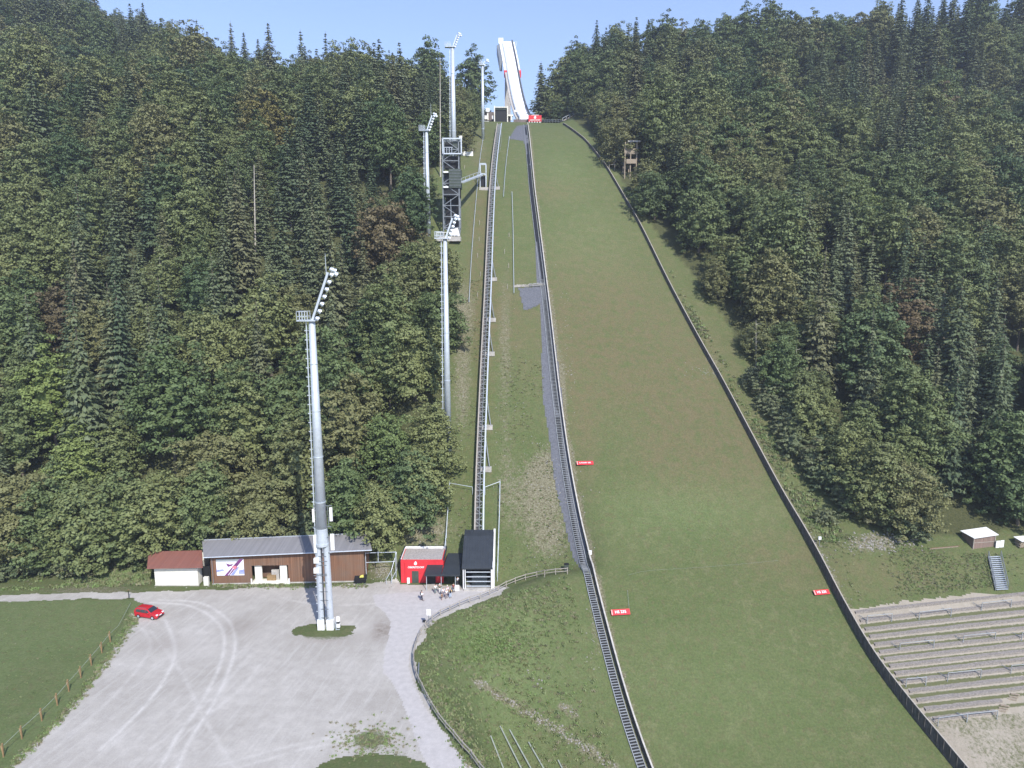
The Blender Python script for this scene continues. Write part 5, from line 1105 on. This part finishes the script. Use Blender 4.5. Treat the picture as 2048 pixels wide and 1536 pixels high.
def broadleaf(seed, H=16, Rr=4.6, m='leaf', nclump=105, per=46, ls=.23, low=.22, pointy=.0):
    r = np.random.default_rng(seed); C = []; N = []; Sz = []; Vr = []
    zc = H * (low + (1 - low) * .46); rz = H * (1 - low) * .54
    nclump = int(nclump * 1.75); ls = ls * .88
    for i in range(nclump):
        u = (i + .5) / nclump; z = 1 - 1.75 * u; ph = i * 2.39996 + r.normal() * .25; rr = math.sqrt(max(0, 1 - z * z)); rr = rr * (1 - pointy * max(0, z))
        lob = 1 + .20 * math.sin(ph * 2 + seed) + .16 * math.sin(ph * 5 + seed * 2.1); k = (.60 + .46 * r.random() ** .7) * (1 + .16 * math.sin(z * 7 + ph * 3 + seed))
        c = np.array([rr * math.cos(ph) * Rr * k * lob, rr * math.sin(ph) * Rr * k * lob, zc + z * rz * k * (1 + .08 * math.sin(ph * 3))])
        cr = (.5 + .6 * r.random()) * Rr / 4.6; d = r.normal(size=(per, 3)); d /= np.linalg.norm(d, axis=1, keepdims=True); d[:, 2] = np.where(r.random(per) < .72, np.abs(d[:, 2]), d[:, 2])
        rad = cr * (.6 + .45 * r.random((per, 1))); p = c + d * rad * np.array([1.1, 1.1, .72])
        out = np.array([c[0], c[1], 0]) / Rr; p += out * .35 * np.abs(r.normal(size=(per, 1))); p[:, 2] -= .12 * np.hypot(d[:, 0], d[:, 1]) * cr
        n = d * np.array([.5, .5, 1.0]) + out * .35 + r.normal(size=(per, 3)) * .42; n[:, 2] += .35
        C.append(p); N.append(n); Sz.append(ls * (.65 + .8 * r.random(per))); Vr.append(np.clip(.5 + .28 * r.normal() + .2 * r.normal(size=per), 0, 1))
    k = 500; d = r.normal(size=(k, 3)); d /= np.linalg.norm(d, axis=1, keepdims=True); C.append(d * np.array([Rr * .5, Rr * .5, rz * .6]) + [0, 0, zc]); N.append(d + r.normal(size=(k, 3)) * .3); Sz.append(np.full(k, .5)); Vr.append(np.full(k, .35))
    return crownmesh('crown', quads(np.concatenate(C), np.concatenate(N), np.concatenate(Sz), 1.15, r=r), m, np.concatenate(Vr))
def spruce(seed, H=22, Rr=3.3, m='needle', low=.12, droop=.35, dens=1.0):
    r = np.random.default_rng(seed); C = []; N = []; Sz = []; Vr = []; U = []
    nw = int(38 * dens)
    for w_ in range(nw):
        t = (w_ + r.random() * .5) / nw; z = H * (low + (1 - low) * t); L = Rr * (1 - t) ** .82 * (.8 + .35 * r.random()) + .18; nb = max(4, int(11 * (1 - t * .55)))
        for b_ in range(nb):
            if r.random() < .10: continue
            ph = 2 * math.pi * (b_ + r.random() * .7) / nb + w_ * 1.1; l = L * (.7 + .45 * r.random()); k = max(4, int(l * 6.5)); s = (np.arange(k) + r.random(k)) / k
            dirv = np.array([math.cos(ph), math.sin(ph), 0]); sidev = np.array([-math.sin(ph), math.cos(ph), 0]); wd = .34 * l * (1 - s * .7)
            lat = r.uniform(-1, 1, k) * wd; p = dirv * (s * l)[:, None] + sidev * lat[:, None]; p[:, 2] = z - droop * l * s ** 1.2 + .18 * l * s ** 3 - np.abs(lat) * .35 - .12 * r.random(k)
            n = np.array([0, 0, 1.0]) + dirv * .55 + sidev * (lat * .9)[:, None] + r.normal(size=(k, 3)) * .35
            C.append(p); N.append(n); Sz.append(.25 * (.8 + .6 * r.random(k)) * (1 - .35 * t)); Vr.append(np.clip(.45 + .2 * r.normal() + .2 * r.normal(size=k), 0, 1)); U.append(np.tile(dirv, (k, 1)) + sidev * np.sign(lat)[:, None] * .6)
    return crownmesh('crown', quads(np.concatenate(C), np.concatenate(N), np.concatenate(Sz), 1.7, np.concatenate(U), r=r), m, np.concatenate(Vr))
def trunkmesh(H, r0, m, limbs=0, seed=0, lean=0, top=.92):
    r = random.Random(seed); mb = MB(); a = Vector((0, 0, -1.5)); b = Vector((lean, r.uniform(-.2, .2), H * .45)); c = Vector((lean * 1.4, r.uniform(-.3, .3), H * top))
    mb.tube(a, b, r0, r0 * .72, 8, False).tube(b, c, r0 * .72, r0 * .12, 8)
    for k in range(limbs):
        z = H * (.3 + .5 * k / limbs); ph = k * 2.4 + r.random(); L = H * .2 * (1 - .5 * k / limbs); p = Vector((lean * .9, 0, z)); q = p + Vector((math.cos(ph) * L, math.sin(ph) * L, L * .8)); mb.tube(p, q, r0 * .3, r0 * .08, 5)
    o = mb.build('trunk', m); me = o.data; bpy.data.objects.remove(o); return me
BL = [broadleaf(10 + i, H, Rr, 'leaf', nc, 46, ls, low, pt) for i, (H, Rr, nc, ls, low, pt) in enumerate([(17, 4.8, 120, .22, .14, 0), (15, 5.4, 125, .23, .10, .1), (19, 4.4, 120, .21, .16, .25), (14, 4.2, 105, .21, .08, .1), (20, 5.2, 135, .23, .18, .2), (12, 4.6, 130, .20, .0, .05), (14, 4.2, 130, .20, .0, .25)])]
BT = [trunkmesh(H, .28, 'bark', 6, i) for i, H in enumerate((14, 12, 16, 11, 16, 9, 11))]
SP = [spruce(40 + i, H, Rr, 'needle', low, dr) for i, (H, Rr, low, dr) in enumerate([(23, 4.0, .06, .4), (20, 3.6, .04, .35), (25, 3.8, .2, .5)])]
ST = [trunkmesh(H, .27, 'bark', 0, i + 9, 0, .97) for i, H in enumerate((24, 21, 26))]
SH = [broadleaf(70 + i, H, Rr, 'shrubleaf', 26, 50, .15, .02, .2) for i, (H, Rr) in enumerate([(4.5, 1.9), (3.4, 1.7), (6.0, 2.0)])]
SHT = [trunkmesh(H, .08, 'bark', 4, i + 20) for i, H in enumerate((3.8, 2.8, 5))]
HB = [4.5, 3.4, 6.0]
def special(src, m): c = src.copy(); c.materials.clear(); c.materials.append(M[m]); return c
M['lightleaf'] = leaf_mat('light_green_leaves', (.20, .26, .075), (.25, .30, .09)); LC = special(BL[2], 'lightleaf'); LC2 = special(BL[5], 'lightleaf')
YC = special(BL[0], 'yellowleaf'); BC = special(BL[1], 'brownleaf'); BC2 = special(BL[3], 'brownleaf')
def put_tree(name, crown, trunk, p, s, rz, label, cat, group=None, sz=1.0):
    t = thing(name, p, label, cat, group); t.rotation_euler = (0, 0, rz); t.scale = (s, s, s * sz)
    c = bpy.data.objects.new('crown', crown); COL.objects.link(c); c.parent = t
    k = bpy.data.objects.new('trunk', trunk); COL.objects.link(k); k.parent = t; return t
# candidate positions: jittered grid, thinned
cand = []
tr_ = random.Random(5); TA = (set(), set())
def add_area(x0, x1, y0, y1, stp, test):
    xs = np.arange(x0, x1, stp); ys = np.arange(y0, y1, stp); X, Y = np.meshgrid(xs, ys); X = X + rng.uniform(-.42, .42, X.shape) * stp + (np.arange(len(ys)) % 2)[:, None] * stp * .5; Y = Y + rng.uniform(-.42, .42, Y.shape) * stp
    m = test(X, Y); X, Y = X[m], Y[m]; Zv = G(X, Y); px, py, d = proj(X, Y, Zv); pt_, pyt, _ = proj(X, Y, Zv + 22)
    ok = (px > -140) & (px < 2190) & (pyt < 1600) & (d > 20); return list(zip(X[ok], Y[ok], Zv[ok], px[ok], py[ok], d[ok]))
near = add_area(-260, 0, 118, 345, 7.7, leftforest); nearR = add_area(20, 260, 100, 345, 7.7, rightforest)
cand = [(c, 'L') for c in near] + [(c, 'R') for c in nearR]
HUT = tuple(hit(1960, 1098))[:2]; LOOK = tuple(lo.location)[:2]
sel = []
for (x, y, z, px, py, d), side_ in cand:
    x, y, z, px, py, d = map(float, (x, y, z, px, py, d))
    if 962 < px < 1050 and y > 290: continue
    if side_ == 'L' and abs(x - b1.x) < 2: pass
    con = fbm(np.array(x), np.array(y), 45, 21) + (.12 if (side_ == 'L' and 150 < px < 720 and 250 < py < 900) else 0) + (.07 if px > 1750 and py < 500 else 0)
    kind = 'S' if con + tr_.uniform(-.12, .12) > .635 else 'B'
    i = tr_.randrange(3 if kind == 'S' else 5); s = .82 + .62 * tr_.random() ** 1.4
    e = float(seg_dist(np.array(x), np.array(y), LFW if side_ == 'L' else RFW))
    if abs(e) < 10: kind = 'B'; i = 5 + tr_.randrange(2)
    if abs(e) < 4: s *= .85
    if y > 280 and side_ == 'R' and px < 1200: s *= 1.0
    if side_ == 'L' and px > 880 and py < 400: s *= .8
    if abs(x - LOOK[0] - 1) < 4.5 and -9 < y - LOOK[1] < 1: continue
    if abs(x - HUT[0]) < 6.5 and abs(y - HUT[1] - 1.5) < 5: continue
    sel.append(dict(x=x, y=y, z=z, px=px, py=py, d=d, kind=kind, i=i, s=s, side=side_, size=s * (1.1 if kind == 'B' else 1) / d, rz=tr_.uniform(0, 6.28), sz=tr_.uniform(.9, 1.12)))
# specials: (pixel of the crown centre) -> nearest tree becomes it
SPEC = [(520, 215, 'Y', 'yellow-crowned tree high in the left forest below the skyline', 'tree'), (545, 290, 'Y2', 'olive-yellow tree just right below the yellow-crowned one', 'tree'), (150, 600, 'BR', 'large reddish-brown broadleaf tree at the left picture side, mid height', 'tree'), (760, 500, 'BR', 'brown-tinged tree right of the nearest lamp arm', 'tree'),
        (130, 780, 'LG', 'bright light-green tree near the left picture edge, just above the lower forest', 'tree'), (165, 920, 'LG', 'bright light-green tree at the lower left, directly below its taller light-green neighbour', 'tree'), (850, 800, 'LG2', 'light olive tree at the right edge of the left forest beside the second mast', 'tree'), (1730, 430, 'LG', 'light-green tree in the upper right forest', 'tree'),
        (1590, 420, 'BR', 'brown-tinged tree in the middle of the right forest', 'tree'), (1860, 250, 'BR2', 'pale brown tree in front of dark trunks at upper right', 'tree'), (1790, 640, 'BR2', 'olive-brown tree near the right picture side, mid height', 'tree'), (1470, 270, 'BR2', 'brownish tree above the lookout cabin', 'tree')]
for sx, sy, kd, lab, cat in SPEC:
    c = min(sel, key=lambda q: (q['px'] - sx) ** 2 + (proj(q['x'], q['y'], q['z'] + 10)[1] - sy) ** 2); c['spec'] = (kd, lab); c['size'] += 1
for (px, py, i, s_) in ((852, 1028, 5, 1.1), (868, 955, 6, 1.05), (822, 1066, 6, 1.1), (770, 1090, 5, 1.0), (8, 1128, 5, 1.4), (62, 1134, 1, 1.2), (110, 1142, 6, 1.2), (195, 1132, 5, 1.35), (255, 1124, 6, 1.2), (330, 1106, 5, 1.3), (425, 1100, 6, 1.2), (520, 1100, 5, 1.2), (700, 1094, 6, 1.2), (884, 700, 5, 1.1), (872, 610, 1, 1.0), (1800, 1062, 5, 1.1), (1745, 1045, 6, 1.1), (2035, 1050, 6, 1.2), (1690, 985, 6, 1.0), (1620, 880, 5, 1.0), (1560, 800, 6, 1.0)):
    h = hit(px, py); sel.append(dict(x=h.x, y=h.y, z=h.z, px=px, py=py, d=proj(*h)[2], kind='B', i=i, s=s_, side='L' if px < 1000 else 'R', size=.9, rz=px * 1.3, sz=1.0))
sel.sort(key=lambda q: -q['size'])
def zone(q):
    py = proj(q['x'], q['y'], q['z'] + 12)[1]; b = 'lower' if py > 760 else ('middle' if py > 420 else 'upper')
    return b, ('left of the lift track' if q['side'] == 'L' else 'right of the landing slope')
NIND = 288
for n, q in enumerate(sel[:NIND]):
    b, sd_ = zone(q); cr, tk = (SP[q['i']], ST[q['i']]) if q['kind'] == 'S' else (BL[q['i']], BT[q['i']]); s = q['s']
    if 'spec' in q:
        kd, lab = q['spec']; cr, tk = {'LG': (LC, BT[2]), 'LG2': (LC2, BT[5]), 'Y': (YC, BT[0]), 'Y2': (YC, BT[0]), 'BR': (BC, BT[1]), 'BR2': (BC2, BT[3])}[kd]; grp = None; nm = 'broadleaf_tree'; s = max(s, 1)
    elif q['kind'] == 'S': nm = 'spruce_tree'; lab = f'narrow dark spruce in the {b} forest {sd_}'; grp = f'spruces in the {b} forest {sd_}'
    else: nm = 'broadleaf_tree'; lab = f'round-crowned green broadleaf tree in the {b} forest {sd_}'; grp = f'broadleaf trees in the {b} forest {sd_}'
    put_tree(nm, cr, tk, (q['x'], q['y'], q['z'] - .3), s, q['rz'], lab, 'tree', grp, q['sz'])
# the rest of the wood, too many to count, as one instanced mass
def stuff_instances(name, pts, protos, label=None):
    me = bpy.data.meshes.new(name); me.from_pydata([p[0] for p in pts], [], [])
    for k, tp_, arr in (('idx', 'INT', [p[1] for p in pts]), ('scl', 'FLOAT', [p[2] for p in pts]), ('rot', 'FLOAT', [p[3] for p in pts])): a_ = me.attributes.new(k, tp_, 'POINT'); a_.data.foreach_set('value', arr)
    o = bpy.data.objects.new(name, me); COL.objects.link(o); o['kind'] = 'stuff'; o['label'] = label
    pc = bpy.data.collections.new(name + '_kinds')
    for i, m_ in enumerate(protos): po = bpy.data.objects.new(f'{name}_kind_{i:02d}', m_); pc.objects.link(po)
    ng = bpy.data.node_groups.new(name, 'GeometryNodeTree'); ng.interface.new_socket('Geometry', in_out='INPUT', socket_type='NodeSocketGeometry'); ng.interface.new_socket('Geometry', in_out='OUTPUT', socket_type='NodeSocketGeometry')
    N_ = ng.nodes.new; Lk = ng.links.new; gi = N_('NodeGroupInput'); go = N_('NodeGroupOutput'); ci = N_('GeometryNodeCollectionInfo'); ci.inputs[0].default_value = pc; ci.inputs['Separate Children'].default_value = True; ci.inputs['Reset Children'].default_value = True
    ip = N_('GeometryNodeInstanceOnPoints'); ip.inputs['Pick Instance'].default_value = True
    def na(nm_, ty): n = N_('GeometryNodeInputNamedAttribute'); n.data_type = ty; n.inputs[0].default_value = nm_; return [s_ for s_ in n.outputs if s_.enabled and s_.name == 'Attribute'][0]
    cx = N_('ShaderNodeCombineXYZ'); Lk(na('rot', 'FLOAT'), cx.inputs[2]); Lk(gi.outputs[0], ip.inputs['Points']); Lk(ci.outputs[0], ip.inputs['Instance']); Lk(na('idx', 'INT'), ip.inputs['Instance Index']); Lk(cx.outputs[0], ip.inputs['Rotation']); Lk(na('scl', 'FLOAT'), ip.inputs['Scale']); Lk(ip.outputs[0], go.inputs[0])
    md = o.modifiers.new('scatter', 'NODES'); md.node_group = ng; return o
rest = sel[NIND:]
pts = [((q['x'], q['y'], q['z'] - .3), (q['i'] + 7 if q['kind'] == 'S' else q['i']), q['s'], q['rz']) for q in rest]
for X0, X1, Y0, Y1, stp in ((-420, -90, 345, 520, 8.5), (-90, 10, 345, 420, 9), (40, 330, 345, 400, 8.5)):
    for (x, y, z, px, py, d) in add_area(X0, X1, Y0, Y1, stp, lambda a, b: np.ones(a.shape, bool)):
        if 955 < px < 1075: continue
        sp_k = tr_.random() < .12; pts.append(((float(x), float(y), float(z) - .4), tr_.randrange(3) + 7 if sp_k else tr_.randrange(5), tr_.uniform(.75, 1.15), tr_.uniform(0, 6.28)))
stuff_instances('forest', pts, BL + SP, 'distant mixed wood covering the upper hillsides')
# skyline spruces, named by where they stand out
for (px, py, top, lab) in ((600, 135, 52, 'open-branched spruce standing above the left skyline, leftmost of the pair'), (650, 140, 56, 'dense pointed spruce standing above the left skyline, right of the open-branched one'), (700, 150, 78, 'slim spruce above the left skyline right of the pair'), (392, 130, 32, 'dark pointed spruce on the far left ridge'), (460, 130, 36, 'slim spruce on the far left ridge right of the dark pointed one'), (778, 150, 92, 'small broad spruce on the skyline between nearest and tallest masts'),
                          (1082, 235, 118, 'slim spruce at the left edge of the right wood beside the in-run'), (1820, 140, 30, 'tall dark spruce topping the right skyline'), (1460, 120, 48, 'pointed spruce on the right skyline above the lookout'), (1708, 110, 34, 'slim spruce on the right skyline left of the tall dark one'), (1940, 110, 42, 'broad spruce near the right end of the skyline')):
    h = hit(px, py + 110) if py > 200 else None
    y_ = h.y if h else 338.0
    if px == 1082: y_ = 318.0
    q = W(px, top, y_); z = float(G(q.x, y_)); hh = q.z - z
    i = 0 if 'dark' in lab or 'dense' in lab or 'broad' in lab else 1; H_ = (24, 21)[i]; s = max(hh / H_, .5)
    put_tree('spruce_tree', SP[i], ST[i], (q.x, y_, z), s, px, lab, 'tree', None, 1.0).scale = (max(.75, s * (1.25 if px == 1082 else .8)),) * 2 + (s,)
for px, top, y_, k, lab in ((1104, 160, 322, 3, 'small round tree just right of the slim spruce by the in-run'), (1128, 118, 326, 0, 'round tree on the skyline between the slim spruce and the tall right wood'), (1150, 86, 330, 2, 'tall narrow tree on the skyline at the left shoulder of the right wood'), (1118, 190, 312, 5, 'low bushy tree behind the crest railing'), (945, 104, 318, 2, 'narrow tree at the right end of the left skyline behind the thin white mast')):
    q = W(px, top, y_); z = float(G(q.x, y_)); s = (q.z - z) / (17, 15, 19, 14, 20, 12)[k]; put_tree('broadleaf_tree', BL[k], BT[k], (q.x, y_, z), s, px, lab, 'tree')
# young trees and bushes along the edges
for i, (px, py, k, s) in enumerate([(1585, 915, 0, 1.1), (1620, 950, 2, .9), (1655, 985, 0, 1.2), (1690, 1010, 2, 1.0), (1730, 1040, 0, 1.15), (1700, 960, 2, 1.2), (1640, 900, 2, 1.1), (1780, 1060, 1, 1.2), (1565, 870, 1, 1.1), (1650, 1048, 1, .8), (1755, 1000, 2, 1.2), (1810, 1040, 2, 1.1), (1830, 1075, 0, 1.0), (1520, 790, 1, .9), (1545, 840, 0, .9)]):
    h = hit(px, py); put_tree('young_tree', SH[k], SHT[k], h, s * 1.15, i * 1.7, 'young grey-green bush at the forest edge right of the landing slope', 'bush', 'bushes along the right forest edge')
for i in range(62):
    py = tr_.uniform(770, 1080); px = float(np.interp(py, [545, 710, 800, 885, 965, 1020, 1080], [1375, 1490, 1550, 1610, 1665, 1715, 1850])) - tr_.uniform(-12, 34); h = hit(px, py); k = tr_.choice((0, 0, 1, 2))
    if py > 1000 and px < 1690: continue
    put_tree('young_tree', SH[k], SHT[k], h, tr_.uniform(.7, 1.45), i * 2.1, 'young grey-green bush at the forest edge right of the landing slope', 'bush', 'bushes along the right forest edge')
for i in range(58):
    px = 5 + i * 13.2 + tr_.uniform(-8, 8); py = float(np.interp(px, [0, 150, 300, 420, 760], [1166, 1150, 1122, 1092, 1092])) - tr_.uniform(0, 16)
    if px > 300: py = float(np.interp(px, [300, 760], [1096, 1086])) - tr_.uniform(0, 6)
    h = hit(px, py); k = tr_.randrange(3); put_tree('bush', SH[k], SHT[k], h, tr_.uniform(.75, 1.35), i * 1.3, 'green bush along the foot of the left forest', 'bush', 'bushes along the foot of the left forest')
# bare and dead trunks seen among the crowns
def dead(px, y0, y1, lab, r=.22, dark=False):
    h = hit(px, y1 + 25); y_ = max(h.y + (2 if px > 1400 else -9), 121); a_ = W(px, y1, y_); b_ = W(px + random.uniform(-3, 3), y0, y_); t = thing('dead_tree', (a_.x, y_, gz(a_.x, y_)), lab, 'tree'); mb = MB(); g0 = Vector((a_.x, y_, gz(a_.x, y_) - .3)); mb.tube(g0, b_, r * 1.2, r * .35, 7); mb.build('trunk', 'palebark', t)
    mb = MB(); H_ = b_.z - g0.z
    for k in range(7): z = g0.z + H_ * (.55 + .06 * k); f = (z - g0.z) / H_; p = g0.lerp(b_, f); ph = k * 2.1; mb.tube(p, p + Vector((math.cos(ph) * .9, math.sin(ph) * .9, .3)), .05, .02, 4)
    mb.build('branch', 'palebark', t)
dead(506, 330, 445, 'bare pale dead trunk in the middle of the left forest')
dead(573, 300, 330, 'short bare pale trunk among the upper left crowns')
dead(880, 115, 300, 'slim bare trunk just left of the tallest distant mast', .2)
dead(318, 515, 560, 'pale stub of a dead trunk left of the nearest mast')
dead(1590, 690, 790, 'pale twin trunk at the forest edge right of the landing slope', .10)
dead(1513, 640, 725, 'pale slim trunk at the forest edge above the pale twin trunk', .09)
dead(1925, 225, 270, 'pale trunk in front of the dark gap at upper right', .25)

# ------------------------------------------------------------ stones and grass tufts
def rockmesh(seed):
    r = random.Random(seed); mb = MB(); mb.loft([[(math.cos(a) * rr * r.uniform(.75, 1.1), math.sin(a) * rr * r.uniform(.7, 1.1), z + r.uniform(-.08, .08)) for a in [k * math.pi / 3 for k in range(6)]] for z, rr in ((-.3, .8), (.15, 1), (.55, .55))]); o = mb.build('stone', 'rock'); me = o.data; bpy.data.objects.remove(o); return me
RK = [rockmesh(i) for i in range(4)]
rp = []
for (px, py, sx, sy, n) in ((1755, 1085, 36, 9, 300), (850, 1055, 40, 30, 60), (1105, 950, 28, 40, 90), (1108, 1080, 30, 40, 60), (1060, 960, 40, 30, 60), (920, 650, 22, 40, 30), (1410, 740, 18, 10, 40), (1190, 1230, 8, 60, 60), (1650, 1110, 18, 50, 90), (1125, 640, 12, 60, 40), (1140, 760, 8, 40, 30), (765, 1140, 14, 14, 80), (560, 1174, 130, 3, 60), (1010, 800, 25, 80, 40), (925, 800, 12, 60, 30)):
    for k in range(n):
        a_, b_ = tr_.gauss(px, sx), tr_.gauss(py, sy)
        if px == 1650: a_ = float(np.interp(b_, [994, 1066, 1136, 1226], [1570, 1612, 1652, 1700])) + abs(tr_.gauss(0, 7)) + 3
        h = hit(a_, b_); rp.append((tuple(h), tr_.randrange(4), tr_.uniform(.06, .17) * (1.5 if px == 1755 else 1), tr_.uniform(0, 6)))
for (a, b, c_, d_, n) in ((950, 1362, 1180, 1500, 170), (1120, 1410, 1150, 1430, 14), (1180, 1500, 1260, 1560, 30), (1050, 1345, 1085, 1375, 10)):
    for k in range(n): f = tr_.random(); h = hit(a + (c_ - a) * f + tr_.gauss(0, 5), b + (d_ - b) * f + tr_.gauss(0, 5)); rp.append((tuple(h), tr_.randrange(4), tr_.uniform(.08, .2), tr_.uniform(0, 6)))
stuff_instances('rubble', rp, RK, 'loose pale stones lying on the slopes and banks')
def tuft(seed, m, n=16, h=.32, w=.05):
    r = np.random.default_rng(seed); c = np.zeros((n, 3)); c[:, :2] = r.normal(size=(n, 2)) * .17; c[:, 2] = h * .4; nn = r.normal(size=(n, 3)); nn[:, 2] = np.abs(nn[:, 2]) * .8 + .3; nn[:, 1] -= .6; up = np.tile([0, 0, 1.0], (n, 1)) + r.normal(size=(n, 3)) * .35
    return crownmesh('tuft', quads(c, nn, np.full(n, h * .22) * (.6 + .7 * r.random(n)), 2.4, up, r=r) , m, r.random(n))
M['grassblade'] = leaf_mat('grass_blades', (.22, .28, .11), (.30, .33, .15), .12); M['weedleaf'] = leaf_mat('weed_leaves', (.22, .33, .10), (.28, .38, .14), .12); M['dryblade'] = leaf_mat('dry_blades', (.27, .24, .15), (.33, .30, .19), .12)
TF = [tuft(1, 'grassblade'), tuft(2, 'grassblade', 20, .42), tuft(3, 'weedleaf', 26, .35), tuft(4, 'dryblade', 14, .40)]
gp = []
def scatter(poly, n, s0, s1, dryp=.15, weedp=.1):
    wp = [tuple(hit(a, b))[:2] for a, b in poly]; xs = [p[0] for p in wp]; ys = [p[1] for p in wp]; X = rng.uniform(min(xs), max(xs), n * 2); Y = rng.uniform(min(ys), max(ys), n * 2); m_ = inpoly(X, Y, wp) & (fbm(X, Y, 9, 31) + rng.uniform(-.22, .22, n * 2) > .5); X, Y = X[m_][:n], Y[m_][:n]; Zv = Gi(X, Y)
    for x, y, z in zip(X, Y, Zv):
        u = tr_.random(); gp.append(((float(x), float(y), float(z)), 3 if u < dryp else (2 if u < dryp + weedp else tr_.randrange(2)), tr_.uniform(s0, s1), tr_.uniform(0, 6.3)))
scatter([(850, 1250), (1000, 1195), (1130, 1155), (1150, 1200), (1235, 1540), (960, 1545), (870, 1420), (838, 1340)], 4800, .4, 1.0, .18, .12)
scatter([(1000, 1145), (1000, 700), (1080, 700), (1100, 900), (1150, 1140)], 900, .3, .8, .3, .05)
scatter([(800, 1110), (900, 900), (940, 560), (965, 560), (945, 1060), (900, 1110)], 900, .4, .9, .35, .05)
scatter([(1620, 1060), (1700, 1070), (1900, 1105), (2060, 1110), (2060, 1165), (1720, 1205)], 2600, .35, .75, .3, .12)
scatter([(1340, 540), (1460, 740), (1560, 900), (1700, 1080), (1640, 1090), (1500, 850), (1380, 640)], 5000, .6, 1.5, .2, .2)
scatter([(0, 1165), (300, 1110), (300, 1170), (0, 1182)], 1800, .6, 1.4, .2, .2)
scatter([(-60, 1205), (262, 1202), (240, 1262), (0, 1520), (-60, 1545)], 700, .2, .4, .15, .1)
for (a, b) in zip(lot_px[11:24], lot_px[12:25]):                     # ragged growth along the lot edge
    for k in range(70): f = tr_.random(); q = Z(a[0] + (b[0] - a[0]) * f + tr_.gauss(0, 5), a[1] + (b[1] - a[1]) * f + tr_.gauss(0, 3)); gp.append(((q.x, q.y, 0), tr_.randrange(4), tr_.uniform(.3, .8), tr_.uniform(0, 6)))
for k in range(420): q = Z(tr_.gauss(740, 36), tr_.gauss(1482, 18)); gp.append(((q.x, q.y, 0.01), tr_.choice((2, 0, 3)), tr_.uniform(.25, .6), tr_.uniform(0, 6)))
for k in range(260): q = Z(tr_.uniform(430, 735), tr_.gauss(1172, 2.5)); gp.append(((q.x, q.y, 0.01), tr_.choice((1, 2, 3)), tr_.uniform(.4, .9), tr_.uniform(0, 6)))
for k in range(500): h = hit(tr_.gauss(980, 40), tr_.gauss(1290, 22)); gp.append((tuple(h), 2, tr_.uniform(.5, 1.0), tr_.uniform(0, 6)))
stuff_instances('grass', gp, TF, 'tufts of grass and weeds on the banks and slope')

# ------------------------------------------------------------ thin summer haze
hz = MB().box((0, 2200, 170), (9000, 5600, 450)).build('haze', 'dark'); hz['kind'] = 'stuff'; hz.data.materials.clear()
hm = bpy.data.materials.new('haze'); hm.use_nodes = True; t_ = hm.node_tree; t_.nodes.clear(); pv = t_.nodes.new('ShaderNodeVolumePrincipled'); pv.inputs['Color'].default_value = (.80, .88, 1, 1); pv.inputs['Density'].default_value = .00032; pv.inputs['Anisotropy'].default_value = .2
ot = t_.nodes.new('ShaderNodeOutputMaterial'); t_.links.new(pv.outputs[0], ot.inputs['Volume']); hz.data.materials.append(hm)
